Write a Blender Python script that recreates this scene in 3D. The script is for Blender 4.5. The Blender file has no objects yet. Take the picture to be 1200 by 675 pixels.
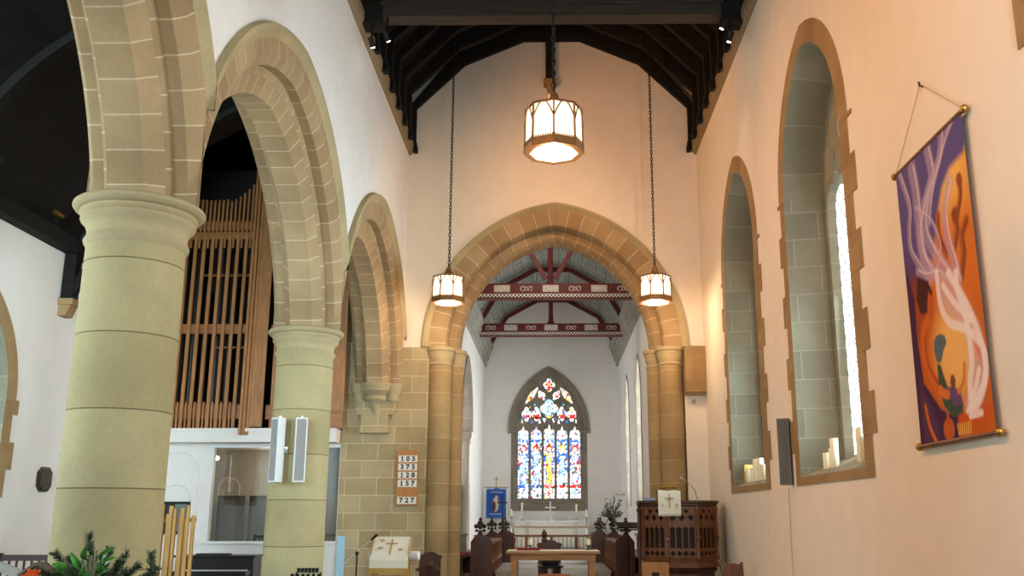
import bpy, bmesh, math, random
import numpy as np
from mathutils import Vector, Matrix
random.seed(7)
PI = math.pi
sc = bpy.context.scene
COL = sc.collection

# ------------------------------------------------------------------ materials
def new_mat(name):
    m = bpy.data.materials.new(name); m.use_nodes = True
    nt = m.node_tree
    return m, nt, nt.nodes['Principled BSDF']

def N(nt, t, **k):
    n = nt.nodes.new(t)
    for a, b in k.items(): setattr(n, a, b)
    return n

def rgb(c): return (c[0], c[1], c[2], 1.0)

def srgb(r, g, b):
    f = lambda v: (v/255/12.92 if v/255 <= .04045 else ((v/255+.055)/1.055)**2.4)
    return (f(r), f(g), f(b))

def plain(name, c, rough=.6, metal=0.0, noise=.12, scale=14.0, bump=0.0, spec=.4, emit=None, estr=0.0, alpha=None, trans=0.0):
    m, nt, p = new_mat(name)
    p.inputs['Roughness'].default_value = rough
    p.inputs['Metallic'].default_value = metal
    p.inputs['Specular IOR Level'].default_value = spec
    if noise > 0:
        tc = N(nt, 'ShaderNodeTexCoord'); nz = N(nt, 'ShaderNodeTexNoise')
        nz.inputs['Scale'].default_value = scale; nz.inputs['Detail'].default_value = 4
        nt.links.new(tc.outputs['Object'], nz.inputs['Vector'])
        r = N(nt, 'ShaderNodeValToRGB')
        r.color_ramp.elements[0].position = .3; r.color_ramp.elements[1].position = .7
        r.color_ramp.elements[0].color = rgb([v*(1-noise) for v in c]); r.color_ramp.elements[1].color = rgb([min(1, v*(1+noise)) for v in c])
        nt.links.new(nz.outputs['Fac'], r.inputs['Fac']); nt.links.new(r.outputs['Color'], p.inputs['Base Color'])
        if bump > 0:
            b = N(nt, 'ShaderNodeBump'); b.inputs['Strength'].default_value = bump; b.inputs['Distance'].default_value = .01
            nt.links.new(nz.outputs['Fac'], b.inputs['Height']); nt.links.new(b.outputs['Normal'], p.inputs['Normal'])
    else:
        p.inputs['Base Color'].default_value = rgb(c)
    if emit:
        p.inputs['Emission Color'].default_value = rgb(emit); p.inputs['Emission Strength'].default_value = estr
    if trans: p.inputs['Transmission Weight'].default_value = trans
    if alpha is not None: p.inputs['Alpha'].default_value = alpha
    return m

def stone(name, c1, c2, bw, rh, mortar=(.75, .68, .55), ms=.008, offset=.5, mott=.25, bump=.25):
    m, nt, p = new_mat(name)
    uv = N(nt, 'ShaderNodeUVMap'); uv.uv_map = 'UVMap'
    b = N(nt, 'ShaderNodeTexBrick', offset=offset, squash=1.0)
    b.inputs['Color1'].default_value = rgb(c1); b.inputs['Color2'].default_value = rgb(c2); b.inputs['Mortar'].default_value = rgb(mortar)
    b.inputs['Scale'].default_value = 1.0; b.inputs['Mortar Size'].default_value = ms; b.inputs['Mortar Smooth'].default_value = .2
    b.inputs['Brick Width'].default_value = bw; b.inputs['Row Height'].default_value = rh
    nt.links.new(uv.outputs['UV'], b.inputs['Vector'])
    tc = N(nt, 'ShaderNodeTexCoord'); nz = N(nt, 'ShaderNodeTexNoise'); nz2 = N(nt, 'ShaderNodeTexNoise')
    nz.inputs['Scale'].default_value = 1.6; nz.inputs['Detail'].default_value = 6
    nz2.inputs['Scale'].default_value = 30; nz2.inputs['Detail'].default_value = 5
    nt.links.new(tc.outputs['Object'], nz.inputs['Vector']); nt.links.new(tc.outputs['Object'], nz2.inputs['Vector'])
    add = N(nt, 'ShaderNodeMath', operation='MULTIPLY_ADD'); add.inputs[1].default_value = .35
    nt.links.new(nz2.outputs['Fac'], add.inputs[0]); nt.links.new(nz.outputs['Fac'], add.inputs[2])
    mr = N(nt, 'ShaderNodeMapRange'); mr.inputs['From Min'].default_value = .4; mr.inputs['From Max'].default_value = .95
    mr.inputs['To Min'].default_value = 1-mott; mr.inputs['To Max'].default_value = 1+mott*.6
    nt.links.new(add.outputs[0], mr.inputs['Value'])
    mx = N(nt, 'ShaderNodeMix', data_type='RGBA', blend_type='MULTIPLY'); mx.inputs['Factor'].default_value = 1
    nt.links.new(b.outputs['Color'], mx.inputs['A']); nt.links.new(mr.outputs['Result'], mx.inputs['B'])
    nt.links.new(mx.outputs['Result'], p.inputs['Base Color'])
    p.inputs['Roughness'].default_value = .85; p.inputs['Specular IOR Level'].default_value = .2
    h = N(nt, 'ShaderNodeMath', operation='MULTIPLY_ADD'); h.inputs[1].default_value = -1.0
    nt.links.new(b.outputs['Fac'], h.inputs[0]); nt.links.new(nz2.outputs['Fac'], h.inputs[2])
    bp = N(nt, 'ShaderNodeBump'); bp.inputs['Strength'].default_value = bump; bp.inputs['Distance'].default_value = .006
    nt.links.new(h.outputs[0], bp.inputs['Height']); nt.links.new(bp.outputs['Normal'], p.inputs['Normal'])
    return m

def wood(name, c1, c2, scale=(3, 3, 40), rough=.45, spec=.4):
    m, nt, p = new_mat(name)
    tc = N(nt, 'ShaderNodeTexCoord'); mp = N(nt, 'ShaderNodeMapping'); mp.inputs['Scale'].default_value = scale
    nz = N(nt, 'ShaderNodeTexNoise'); nz.inputs['Scale'].default_value = 1.0; nz.inputs['Detail'].default_value = 6; nz.inputs['Distortion'].default_value = .6
    r = N(nt, 'ShaderNodeValToRGB'); r.color_ramp.elements[0].position = .3; r.color_ramp.elements[1].position = .72
    r.color_ramp.elements[0].color = rgb(c1); r.color_ramp.elements[1].color = rgb(c2)
    nt.links.new(tc.outputs['Object'], mp.inputs['Vector']); nt.links.new(mp.outputs['Vector'], nz.inputs['Vector'])
    nt.links.new(nz.outputs['Fac'], r.inputs['Fac']); nt.links.new(r.outputs['Color'], p.inputs['Base Color'])
    p.inputs['Roughness'].default_value = rough; p.inputs['Specular IOR Level'].default_value = spec
    return m

def colattr(name, rough=.8, emit=0.0):
    m, nt, p = new_mat(name)
    a = N(nt, 'ShaderNodeVertexColor'); a.layer_name = 'paint'
    nt.links.new(a.outputs['Color'], p.inputs['Base Color']); p.inputs['Roughness'].default_value = rough
    p.inputs['Specular IOR Level'].default_value = .1
    if emit:
        nt.links.new(a.outputs['Color'], p.inputs['Emission Color']); p.inputs['Emission Strength'].default_value = emit
    return m

def glow(name, c, s):
    m, nt, p = new_mat(name)
    p.inputs['Base Color'].default_value = rgb(c); p.inputs['Emission Color'].default_value = rgb(c); p.inputs['Emission Strength'].default_value = s
    p.inputs['Roughness'].default_value = .3
    return m

def leaded(name, c, s, sx, sz, lead=(.03, .03, .03), ms=.012, diamond=True):
    m, nt, p = new_mat(name)
    uv = N(nt, 'ShaderNodeUVMap'); uv.uv_map = 'UVMap'
    mp = N(nt, 'ShaderNodeMapping')
    if diamond: mp.inputs['Rotation'].default_value = (0, 0, PI/4)
    b = N(nt, 'ShaderNodeTexBrick', offset=0.0)
    b.inputs['Scale'].default_value = 1; b.inputs['Brick Width'].default_value = sx; b.inputs['Row Height'].default_value = sz
    b.inputs['Mortar Size'].default_value = ms; b.inputs['Color1'].default_value = rgb(c); b.inputs['Color2'].default_value = rgb([v*.85 for v in c]); b.inputs['Mortar'].default_value = rgb(lead)
    nt.links.new(uv.outputs['UV'], mp.inputs['Vector']); nt.links.new(mp.outputs['Vector'], b.inputs['Vector'])
    nt.links.new(b.outputs['Color'], p.inputs['Base Color']); nt.links.new(b.outputs['Color'], p.inputs['Emission Color'])
    p.inputs['Emission Strength'].default_value = s; p.inputs['Roughness'].default_value = .25
    return m

def stencil(name):
    """painted ceiling boards: grey-green ground with a repeated dark scroll pattern"""
    m, nt, p = new_mat(name)
    uv = N(nt, 'ShaderNodeUVMap'); uv.uv_map = 'UVMap'
    v = N(nt, 'ShaderNodeTexVoronoi', feature='DISTANCE_TO_EDGE'); v.inputs['Scale'].default_value = 4.2; v.inputs['Randomness'].default_value = .35
    nt.links.new(uv.outputs['UV'], v.inputs['Vector'])
    r = N(nt, 'ShaderNodeValToRGB'); e = r.color_ramp.elements
    e[0].position = .04; e[0].color = rgb(srgb(96, 92, 88)); e[1].position = .10; e[1].color = rgb(srgb(176, 176, 164))
    x = e.new(.24); x.color = rgb(srgb(160, 164, 150)); x = e.new(.28); x.color = rgb(srgb(110, 92, 86)); x = e.new(.36); x.color = rgb(srgb(170, 168, 158))
    nt.links.new(v.outputs['Distance'], r.inputs['Fac'])
    b = N(nt, 'ShaderNodeTexBrick', offset=0.0); b.inputs['Scale'].default_value = 1; b.inputs['Brick Width'].default_value = .62; b.inputs['Row Height'].default_value = 1.2
    b.inputs['Mortar Size'].default_value = .03; b.inputs['Color1'].default_value = (1, 1, 1, 1); b.inputs['Color2'].default_value = (.9, .9, .9, 1); b.inputs['Mortar'].default_value = rgb(srgb(190, 205, 190))
    nt.links.new(uv.outputs['UV'], b.inputs['Vector'])
    mx = N(nt, 'ShaderNodeMix', data_type='RGBA', blend_type='MULTIPLY'); mx.inputs['Factor'].default_value = 1
    nt.links.new(r.outputs['Color'], mx.inputs['A']); nt.links.new(b.outputs['Color'], mx.inputs['B']); nt.links.new(mx.outputs['Result'], p.inputs['Base Color'])
    p.inputs['Roughness'].default_value = .8
    return m

S_A, S_B = srgb(178, 152, 114), srgb(160, 132, 96)
MORT = srgb(204, 186, 152)
M = {
 'plaster': plain('white_plaster', srgb(236, 231, 224), .92, noise=.025, scale=3, bump=.03, spec=.1),
 'lamplit_plaster': plain('lamplit_plaster', srgb(238, 226, 208), .92, noise=.025, scale=3, bump=.03, spec=.1),  # white plaster with warm lamplight tinted into its base colour
 'voussoir': stone('sandstone_voussoirs', S_A, S_B, .30, 1.0, MORT, .008),
 'drum': stone('sandstone_drums', srgb(186, 171, 128), srgb(174, 158, 114), 60.0, .60, srgb(118, 102, 72), .006, mott=.22, bump=.15),
 'ashlar': stone('sandstone_ashlar', srgb(190, 172, 134), srgb(168, 148, 108), .62, .33, srgb(212, 194, 156), .008),
 'smooth': stone('sandstone_plain', srgb(182, 165, 126), srgb(176, 157, 118), 50, 50, MORT, .0, mott=.2, bump=.12),
 'reveal': stone('grey_sandstone_reveal', srgb(150, 146, 124), srgb(136, 132, 112), .62, .36, srgb(166, 162, 142), .007, mott=.18),
 'browns': stone('brown_sandstone_dressing', srgb(166, 138, 98), srgb(152, 122, 84), .5, .42, srgb(176, 146, 100), .004),
 'cornice': stone('weathered_cornice_stone', srgb(150, 130, 100), srgb(136, 116, 88), 50, 50, MORT, 0),
 'greystone': stone('grey_stone_dressing', srgb(150, 140, 124), srgb(136, 126, 110), .5, .4, srgb(165, 156, 140), .006),
 'respond': stone('golden_sandstone_respond', srgb(176, 152, 112), srgb(158, 132, 92), 60, .44, srgb(196, 170, 120), .007),
 'black_oak': wood('blackened_roof_timber', (.010, .009, .008), (.022, .019, .017), (2, 30, 30), .75, .15),
 'aisle_brace': wood('dark_roof_brace', (.014, .013, .012), (.022, .020, .018), (4, 4, 20), .7, .2),  # one even near-black brown
 'roof_beam': wood('dark_oak_tie_beam', srgb(52, 46, 40), srgb(72, 63, 54), (1.5, 30, 30), .6, .3),
 'organ': wood('orange_oak', srgb(146, 96, 50), srgb(182, 126, 70), (20, 20, 2), .45),
 'organ2': wood('orange_oak_rail', srgb(144, 90, 44), srgb(176, 116, 60), (2, 20, 20), .45),
 'pale_oak': wood('yellow_oak', srgb(176, 122, 56), srgb(212, 164, 88), (25, 25, 2), .5),
 'table': wood('honey_oak_table', srgb(150, 102, 54), srgb(186, 134, 78), (2, 18, 18), .35),
 'dark_wood': wood('dark_carved_oak', srgb(58, 34, 22), srgb(92, 55, 34), (14, 14, 2), .35),
 'mid_wood': wood('brown_oak_carving', srgb(92, 54, 30), srgb(130, 80, 44), (14, 14, 2), .4),
 'black': plain('black_lacquer', (.012, .011, .012), .25, noise=.0),
 'blackm': plain('black_iron', (.02, .02, .021), .45, .6, noise=.0),
 'chrome': plain('bright_metal', (.75, .75, .74), .25, 1.0, noise=0),
 'brass': plain('aged_brass', srgb(176, 140, 70), .35, .9, noise=.08),
 'bronze': plain('bronze_frame', srgb(136, 100, 62), .45, .5, noise=.1),
 'white': plain('white_paint', srgb(232, 230, 226), .5, noise=.02),
 'grey': plain('grey_grille', srgb(150, 146, 142), .7, noise=.05, scale=200),
 'steel': plain('grey_enamel', srgb(112, 104, 94), .5, .2, noise=.04),
 'linen': plain('cream_linen', srgb(236, 228, 206), .9, noise=.03, scale=60, bump=.1),
 'gold': plain('gold_embroidery', srgb(190, 148, 74), .6, .2, noise=.1),
 'red': plain('red_velvet', srgb(126, 20, 28), .9, noise=.1),
 'redpaint': plain('dark_red_paint', srgb(92, 26, 26), .6, noise=.1),
 'cream': plain('cream_paint', srgb(196, 184, 166), .7, noise=.05),
 'wax': plain('ivory_wax', srgb(246, 238, 206), .5, noise=.02, spec=.4),
 'leaf': plain('green_leaf', srgb(84, 146, 66), .35, noise=.3, scale=9),
 'fir': plain('fir_needles', srgb(84, 104, 78), .7, noise=.35, scale=20),
 'twig': plain('brown_twig', srgb(88, 66, 44), .8, noise=.2),
 'orange': plain('orange_petals', srgb(226, 84, 30), .6, noise=.3, scale=30),
 'bluepanel': plain('pale_blue_panel', srgb(168, 200, 214), .6, noise=.03),
 'pews': wood('near_black_pew', srgb(36, 24, 22), srgb(56, 38, 32), (3, 14, 14), .4),
 'tile': stone('stone_floor_tiles', srgb(140, 116, 92), srgb(120, 98, 78), .45, .45, srgb(100, 84, 68), .006, mott=.15, bump=.1),
 'carpet': plain('grey_step_stone', srgb(150, 146, 138), .9, noise=.12),
 'stencil': stencil('painted_ceiling_boards'),
 'lamp': glow('lit_opal_glass', (1.0, .84, .56), 1.5),
 'lampb': glow('lit_bottom_glass', (1.0, .86, .62), 3.5),
 'bulb': glow('lit_bulb', (1.0, .85, .6), 30.0),
 'clear': leaded('leaded_clear_glass', (.86, .95, 1.0), 2.0, .16, .16, ms=.008),
 'lancet': leaded('leaded_lancet_glass', (.88, .95, 1.0), 20.0, .16, .16, ms=.008),
 'paint': colattr('painted_canvas', .85),
 'stained': colattr('stained_glass', .3, 1.9),
 'cab_glass': plain('cabinet_glass', srgb(74, 76, 74), .15, noise=.3, scale=3, spec=.6),
 'dark_glass': plain('dark_reflecting_glass', (.02, .022, .022), .08, noise=0, spec=.6),
 'ink': plain('black_print', (.012, .012, .012), .7, noise=0),
 'card': plain('white_number_card', srgb(238, 234, 224), .6, noise=0),
 'leather': wood('polished_orange_wood', srgb(140, 70, 26), srgb(178, 98, 40), (3, 16, 16), .25),
 'plaque': plain('dark_bronze_plaque', srgb(70, 60, 44), .5, .3, noise=.3, scale=40),
 'string': plain('hanging_cord', srgb(190, 150, 100), .8, noise=0),
}
def seeglass():
    m, nt, p = new_mat('screen_glass')
    t = N(nt, 'ShaderNodeBsdfTransparent'); t.inputs['Color'].default_value = (.86, .88, .87, 1)
    g = N(nt, 'ShaderNodeBsdfGlossy'); g.inputs['Roughness'].default_value = .02
    x = N(nt, 'ShaderNodeMixShader'); x.inputs['Fac'].default_value = .10
    nt.links.new(t.outputs[0], x.inputs[1]); nt.links.new(g.outputs[0], x.inputs[2])
    nt.links.new(x.outputs[0], nt.nodes['Material Output'].inputs['Surface'])
    return m
M['screen'] = seeglass()

# ------------------------------------------------------------------ mesh builder
class MB:
    def __init__(s): s.v = []; s.f = []; s.uv = []; s.mi = []; s.sm = []
    def add(s, vs, fs, uvs=None, mi=0, smooth=False):
        o = len(s.v); s.v += [tuple(p) for p in vs]
        for k, f in enumerate(fs):
            s.f.append([o+i for i in f]); s.uv.append(uvs[k] if uvs else None); s.mi.append(mi); s.sm.append(smooth)
        return s
    def box(s, x0, x1, y0, y1, z0, z1, mi=0):
        x0, x1 = min(x0, x1), max(x0, x1); y0, y1 = min(y0, y1), max(y0, y1); z0, z1 = min(z0, z1), max(z0, z1)
        v = [(x0,y0,z0),(x1,y0,z0),(x1,y1,z0),(x0,y1,z0),(x0,y0,z1),(x1,y0,z1),(x1,y1,z1),(x0,y1,z1)]
        return s.add(v, [(3,2,1,0),(4,5,6,7),(0,1,5,4),(1,2,6,5),(2,3,7,6),(3,0,4,7)], mi=mi)
    def obox(s, c, size, rot=(0,0,0), mi=0):
        from mathutils import Euler
        R = Euler(rot).to_matrix(); c = Vector(c); a, b, d = [q/2 for q in size]
        v = [c+R@Vector(p) for p in [(-a,-b,-d),(a,-b,-d),(a,b,-d),(-a,b,-d),(-a,-b,d),(a,-b,d),(a,b,d),(-a,b,d)]]
        return s.add(v, [(3,2,1,0),(4,5,6,7),(0,1,5,4),(1,2,6,5),(2,3,7,6),(3,0,4,7)], mi=mi)
    def bar(s, p, q, w, h, up=(0,0,1), mi=0):
        """rectangular bar from p to q, width w (sideways) and height h (towards up)"""
        p, q = Vector(p), Vector(q); d = (q-p).normalized(); u = Vector(up)
        a = d.cross(u)
        if a.length < 1e-5: a = d.cross(Vector((0,1,0)))
        a.normalize(); b = a.cross(d).normalized(); a *= w/2; b *= h/2
        v = [p-a-b, p+a-b, p+a+b, p-a+b, q-a-b, q+a-b, q+a+b, q-a+b]
        return s.add(v, [(0,1,2,3),(7,6,5,4),(0,4,5,1),(1,5,6,2),(2,6,7,3),(3,7,4,0)], mi=mi)
    def prism(s, pts, f0, f1, mi=0, smooth=False):
        """pts: 2D polygon; f0, f1 map (a,b)->3D for both ends"""
        n = len(pts); v = [f0(*p) for p in pts]+[f1(*p) for p in pts]
        s.add(v, [tuple(range(n))[::-1], tuple(range(n, 2*n))], mi=mi)
        return s.add(v, [(i, (i+1) % n, n+(i+1) % n, n+i) for i in range(n)], mi=mi, smooth=smooth)
    def lathe(s, prof, c=(0,0,0), n=32, a0=0.0, a1=2*PI, mi=0, smooth=True, sx=1.0, sy=1.0, vscale=1.0, cap=True):
        full = abs(a1-a0-2*PI) < 1e-6; m = n if full else n+1
        v = []
        for k in range(m):
            a = a0+(a1-a0)*k/n
            v += [(c[0]+r*math.cos(a)*sx, c[1]+r*math.sin(a)*sy, c[2]+z) for r, z in prof]
        L = len(prof); fs = []; uvs = []
        for k in range(n):
            k2 = (k+1) % m
            for j in range(L-1):
                if prof[j][0] < 1e-9 and prof[j+1][0] < 1e-9: continue
                fs.append((k*L+j, k2*L+j, k2*L+j+1, k*L+j+1))
                ua, ub = k/n*3, (k+1)/n*3; za, zb = (c[2]+prof[j][1])*vscale, (c[2]+prof[j+1][1])*vscale
                uvs.append([(ua+.01, za), (ub+.01, za), (ub+.01, zb), (ua+.01, zb)])
        s.add(v, fs, uvs, mi, smooth)
        if cap and full:
            for j, rev in ((0, True), (L-1, False)):
                if prof[j][0] > 1e-6:
                    ring = [k*L+j for k in range(m)]
                    s.add([v[i] for i in ring], [tuple(range(m))[::-1] if rev else tuple(range(m))], mi=mi)
        return s
    def tube(s, pts, r, n=8, mi=0, closed=False):
        pts = [Vector(p) for p in pts]; L = len(pts); rs = r if isinstance(r, (list, tuple)) else [r]*L
        v = []; prev = None
        for i, p in enumerate(pts):
            if closed: t = (pts[(i+1) % L]-pts[i-1])
            else: t = pts[min(i+1, L-1)]-pts[max(i-1, 0)]
            t = t.normalized() if t.length > 1e-9 else Vector((0,0,1))
            if prev is None:
                a = t.cross(Vector((0,0,1)))
                if a.length < .05: a = t.cross(Vector((1,0,0)))
            else: a = prev-t*prev.dot(t)
            a.normalize(); prev = a; b = t.cross(a)
            for k in range(n):
                an = 2*PI*k/n; v.append(p+(a*math.cos(an)+b*math.sin(an))*rs[i])
        fs = []
        for i in range(L if closed else L-1):
            j = (i+1) % L
            for k in range(n): fs.append((i*n+k, i*n+(k+1) % n, j*n+(k+1) % n, j*n+k))
        s.add(v, fs, mi=mi, smooth=True)
        if not closed: s.add(v[:n]+v[-n:], [tuple(range(n))[::-1], tuple(range(n, 2*n))], mi=mi)
        return s
    def ball(s, c, r, n=12, m=8, sc=(1,1,1), mi=0):
        prof = [(r*math.sin(PI*j/m), -r*math.cos(PI*j/m)*sc[2]) for j in range(m+1)]
        return s.lathe(prof, c, n, mi=mi, sx=sc[0], sy=sc[1], cap=False)
    def xf(s, m):
        s.v = [tuple(m @ Vector(p)) for p in s.v]; return s
    def build(s, name, mat, parent=None, bevel=0.0):
        me = bpy.data.meshes.new(name)
        off = Vector((0,0,0)); r = parent
        while r is not None: off += r.location; r = r.parent
        o = bpy.data.objects.new(name, me)
        vs = [Vector(p)-off for p in s.v]
        if parent is None and vs:
            lo = [min(p[i] for p in vs) for i in range(3)]; hi = [max(p[i] for p in vs) for i in range(3)]
            base = Vector(((lo[0]+hi[0])/2, (lo[1]+hi[1])/2, lo[2])); vs = [p-base for p in vs]; o.location = base
        me.from_pydata(vs, [], s.f)
        uvl = me.uv_layers.new(name='UVMap')
        dat = np.zeros(len(me.loops)*2, dtype=np.float32)
        for k, pol in enumerate(me.polygons):
            ls = pol.loop_start
            if s.uv[k]:
                for i, q in enumerate(s.uv[k]): dat[2*(ls+i)] = q[0]; dat[2*(ls+i)+1] = q[1]
            else:
                n = pol.normal; ax, ay, az = abs(n.x), abs(n.y), abs(n.z)
                for i in range(pol.loop_total):
                    p = s.v[s.f[k][i]]
                    q = (p[1], p[2]) if ax >= ay and ax >= az else ((p[0], p[2]) if ay >= az else (p[0], p[1]))
                    dat[2*(ls+i)] = q[0]; dat[2*(ls+i)+1] = q[1]
        uvl.data.foreach_set('uv', dat)
        me.polygons.foreach_set('material_index', s.mi); me.polygons.foreach_set('use_smooth', s.sm)
        for mm in (mat if isinstance(mat, (list, tuple)) else [mat]): me.materials.append(mm)
        if any(s.sm):
            me.set_sharp_from_angle(angle=math.radians(42))
        COL.objects.link(o)
        if parent is not None: o.parent = parent
        if bevel:
            b = o.modifiers.new('bevel', 'BEVEL'); b.width = bevel; b.segments = 2; b.limit_method = 'ANGLE'
        return o

def thing(name, label, cat, loc=(0,0,0), group=None):
    o = bpy.data.objects.new(name, None); o.empty_display_size = .1; COL.objects.link(o); o.location = loc
    o['label'] = label; o['category'] = cat
    if group: o['group'] = group
    return o
def tag(o, label, cat, group=None):
    o['label'] = label; o['category'] = cat
    if group: o['group'] = group
    return o
def struct(o): o['kind'] = 'structure'; return o
def dup(root, loc=None, rotz=None, label=None):
    def cp(o, par):
        c = o.copy(); COL.objects.link(c); c.parent = par
        for ch in o.children: cp(ch, c)
        return c
    r = cp(root, None)
    if loc is not None: r.location = loc
    if rotz is not None: r.rotation_euler = (0,0,rotz)
    if label: r['label'] = label
    return r

def smooth_pts(p, n=10):
    p = np.array(p); P = np.vstack([2*p[0]-p[1], p, 2*p[-1]-p[-2]]); o = []
    for i in range(1, len(P)-2):
        for q in np.linspace(0, 1, n, endpoint=False):
            o.append(.5*((2*P[i])+(-P[i-1]+P[i+1])*q+(2*P[i-1]-5*P[i]+4*P[i+1]-P[i+2])*q*q+(-P[i-1]+3*P[i]-3*P[i+1]+P[i+2])*q**3))
    o.append(P[-2]); return [(float(a), float(b)) for a, b in o]
# ------------------------------------------------------------------ arch helpers
def arch_z(s, r, e, zc):
    q = r*r-(abs(s)+e)**2
    return zc+math.sqrt(max(q, 0))
def arch_pts(r, e, zc, zmin, n=24):
    """polyline of the two-centred arch intrados (s,z), left foot to right foot"""
    th0 = math.asin(max(-1, min(1, (zmin-zc)/r))); th1 = math.acos(e/r)
    L = [(e-r*math.cos(th0+(th1-th0)*i/n), zc+r*math.sin(th0+(th1-th0)*i/n)) for i in range(n+1)]
    return L+[(-a, b) for a, b in L[-2::-1]]
def arch_sweep(mb, prof, e, zc, zmin, f, n=28, clip=None, sides=(-1, 1), bw=.36, mi=0):
    """prof: list of (depth, radius, order); f(s, depth, z)->3D"""
    P = len(prof); rm = sum(p[1] for p in prof)/P
    for side in sides:
        v = []; th = []
        for i in range(n+1):
            for d, r, o in prof:
                a = math.asin(max(-1, min(1, (zmin-zc)/r))); b = math.acos(e/r); t = a+(b-a)*i/n
                sx = e-r*math.cos(t)
                if clip: sx = max(-clip, sx)
                v.append(f(sx*-side, d, zc+r*math.sin(t))); th.append(t)
        fs = []; uv = []
        for i in range(n):
            for j in range(P-1):
                q = (i*P+j, i*P+j+1, (i+1)*P+j+1, (i+1)*P+j)
                od = (prof[j+1][2])+.5
                fs.append(q if side < 0 else q[::-1])
                u = [(th[k]*rm+side*7.13, od) for k in q]
                uv.append(u if side < 0 else u[::-1])
        mb.add(v, fs, uv, mi, True)
    return mb

def wall_strips(mb, us, low, high, f, d0, d1, mi=0):
    """solid wall over stations us; low/high functions give z range; d0,d1 depth faces"""
    pl = None
    for a, b in zip(us[:-1], us[1:]):
        m = 1e-5
        la, lb, ha, hb = low(a+m), low(b-m), high(a+m), high(b-m)
        if pl is not None and abs(pl-la) > .01:
            mb.add([f(a,d0,pl), f(a,d1,pl), f(a,d1,la), f(a,d0,la)], [(0,1,2,3)], mi=mi)
        pl = lb
        if ha-la < 1e-4 and hb-lb < 1e-4: continue
        v = [f(a,d0,la), f(b,d0,lb), f(b,d0,hb), f(a,d0,ha), f(a,d1,la), f(b,d1,lb), f(b,d1,hb), f(a,d1,ha)]
        mb.add(v, [(0,1,2,3),(7,6,5,4),(0,4,5,1),(3,2,6,7)], mi=mi)

def fill_plate(outer, holes, f, d0, d1):
    """planar plate with holes as an MB, from a filled 2D curve; f(a,depth,b)->3D"""
    cu = bpy.data.curves.new('tmp_plate', 'CURVE'); cu.dimensions = '2D'; cu.fill_mode = 'BOTH'; cu.extrude = .5
    for poly in [outer]+holes:
        sp = cu.splines.new('POLY'); sp.points.add(len(poly)-1); sp.use_cyclic_u = True
        for k, (a, b) in enumerate(poly): sp.points[k].co = (a, b, 0, 1)
    ob = bpy.data.objects.new('tmp_plate', cu); COL.objects.link(ob)
    dg = bpy.context.evaluated_depsgraph_get(); dg.update()
    me = bpy.data.meshes.new_from_object(ob.evaluated_get(dg))
    mb = MB()
    mb.add([f(p.co.x, d0 if p.co.z < 0 else d1, p.co.y) for p in me.vertices], [tuple(p.vertices) for p in me.polygons])
    bpy.data.objects.remove(ob); bpy.data.curves.remove(cu); bpy.data.meshes.remove(me)
    return mb
def circ(cx, cy, r, n=20, a0=0): return [(cx+r*math.cos(a0+2*PI*k/n), cy+r*math.sin(a0+2*PI*k/n)) for k in range(n)]
def foil(cx, cy, r, lobes=4, n=40, rot=PI/2, stretch=1.0, ang=0.0):
    o = []
    for k in range(n):
        a = 2*PI*k/n; q = r*(.70+.30*abs(math.cos(lobes/2*(a-rot))))
        x, y = q*math.cos(a), q*math.sin(a)*stretch
        o.append((cx+x*math.cos(ang)-y*math.sin(ang), cy+x*math.sin(ang)+y*math.cos(ang)))
    return o
def lancet(cx, w, z0, zs, n=8, k=1.5):
    """pointed light: half width w, sill z0, spring zs"""
    e = w*(k-1); r = w*k
    pts = [(cx-w, z0)]+[(cx+a, b) for a, b in arch_pts(r, e, zs, zs, n)]+[(cx+w, z0)]
    return pts
def cusped(cx, w, z0, zs, n=8):
    """light with a trefoiled head"""
    p = [(cx-w, z0), (cx-w, zs)]
    for k in range(n+1):
        a = PI-(PI*.72)*k/n; p.append((cx-w*.42+w*.55*math.cos(a), zs+w*.30+w*.55*math.sin(a)))
    p.append((cx-w*.28, zs+w*.88))
    p.append((cx, zs+w*1.75))
    q = [(2*cx-a, b) for a, b in p[::-1][1:]]
    return p+q

fYL = lambda X, sgn, Yc: (lambda s, d, z: (X+sgn*d, Yc+s, z))

# ================================================================== SETTING
XL, XR, D = -3.0, 3.02, 18.7
AC, AH = -3.48, .48           # arcade centre line and half thickness
BAYS = [15.92, 10.37, 4.84]
HB = 2.775
AE, AZ = .20, 3.60            # arcade arch centre offset and centre height
CAPZ = 4.12

fl = MB().box(-8.4, 3.6, -8, 19.4, -.12, 0); struct(fl.build('floor', M['tile']))
fl = MB().box(-2.7, 2.7, 19.4, 33.4, -.12, .30)
fl.box(-2.4, 2.3, 19.15, 19.4, -.12, .15)
struct(fl.build('floor_chancel', M['carpet']))
fl = MB().box(-2.34, 2.25, 24.6, 26.4, .30, .38).box(-2.34, 2.25, 26.4, 33, .30, .45).box(-2.34, 2.25, 30.3, 33, .45, .60); struct(fl.build('floor_sanctuary', M['carpet']))
for nm, y, z in (('trim_7', 24.6, .38), ('trim_8', 26.4, .45)):
    struct(MB().box(-2.34, 2.25, y-.03, y+.02, z-.075, z+.004).build(nm, M['white']))

# nave arcade wall
us = sorted(set([-8, 2.07]+[round(c+HB*math.sin(PI/2*k/20), 5) for c in BAYS for k in range(-20, 21)]+[D]))
def low_left(y):
    for c in BAYS:
        if abs(y-c) < HB+1e-4: return arch_z(y-c, 3.28, AE, AZ)
    return 0.0
w = MB(); wall_strips(w, us, low_left, lambda y: 9.4, lambda s, d, z: (d, s, z), XL, AC-AH)
struct(w.build('wall_left', M['plaster']))

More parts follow.
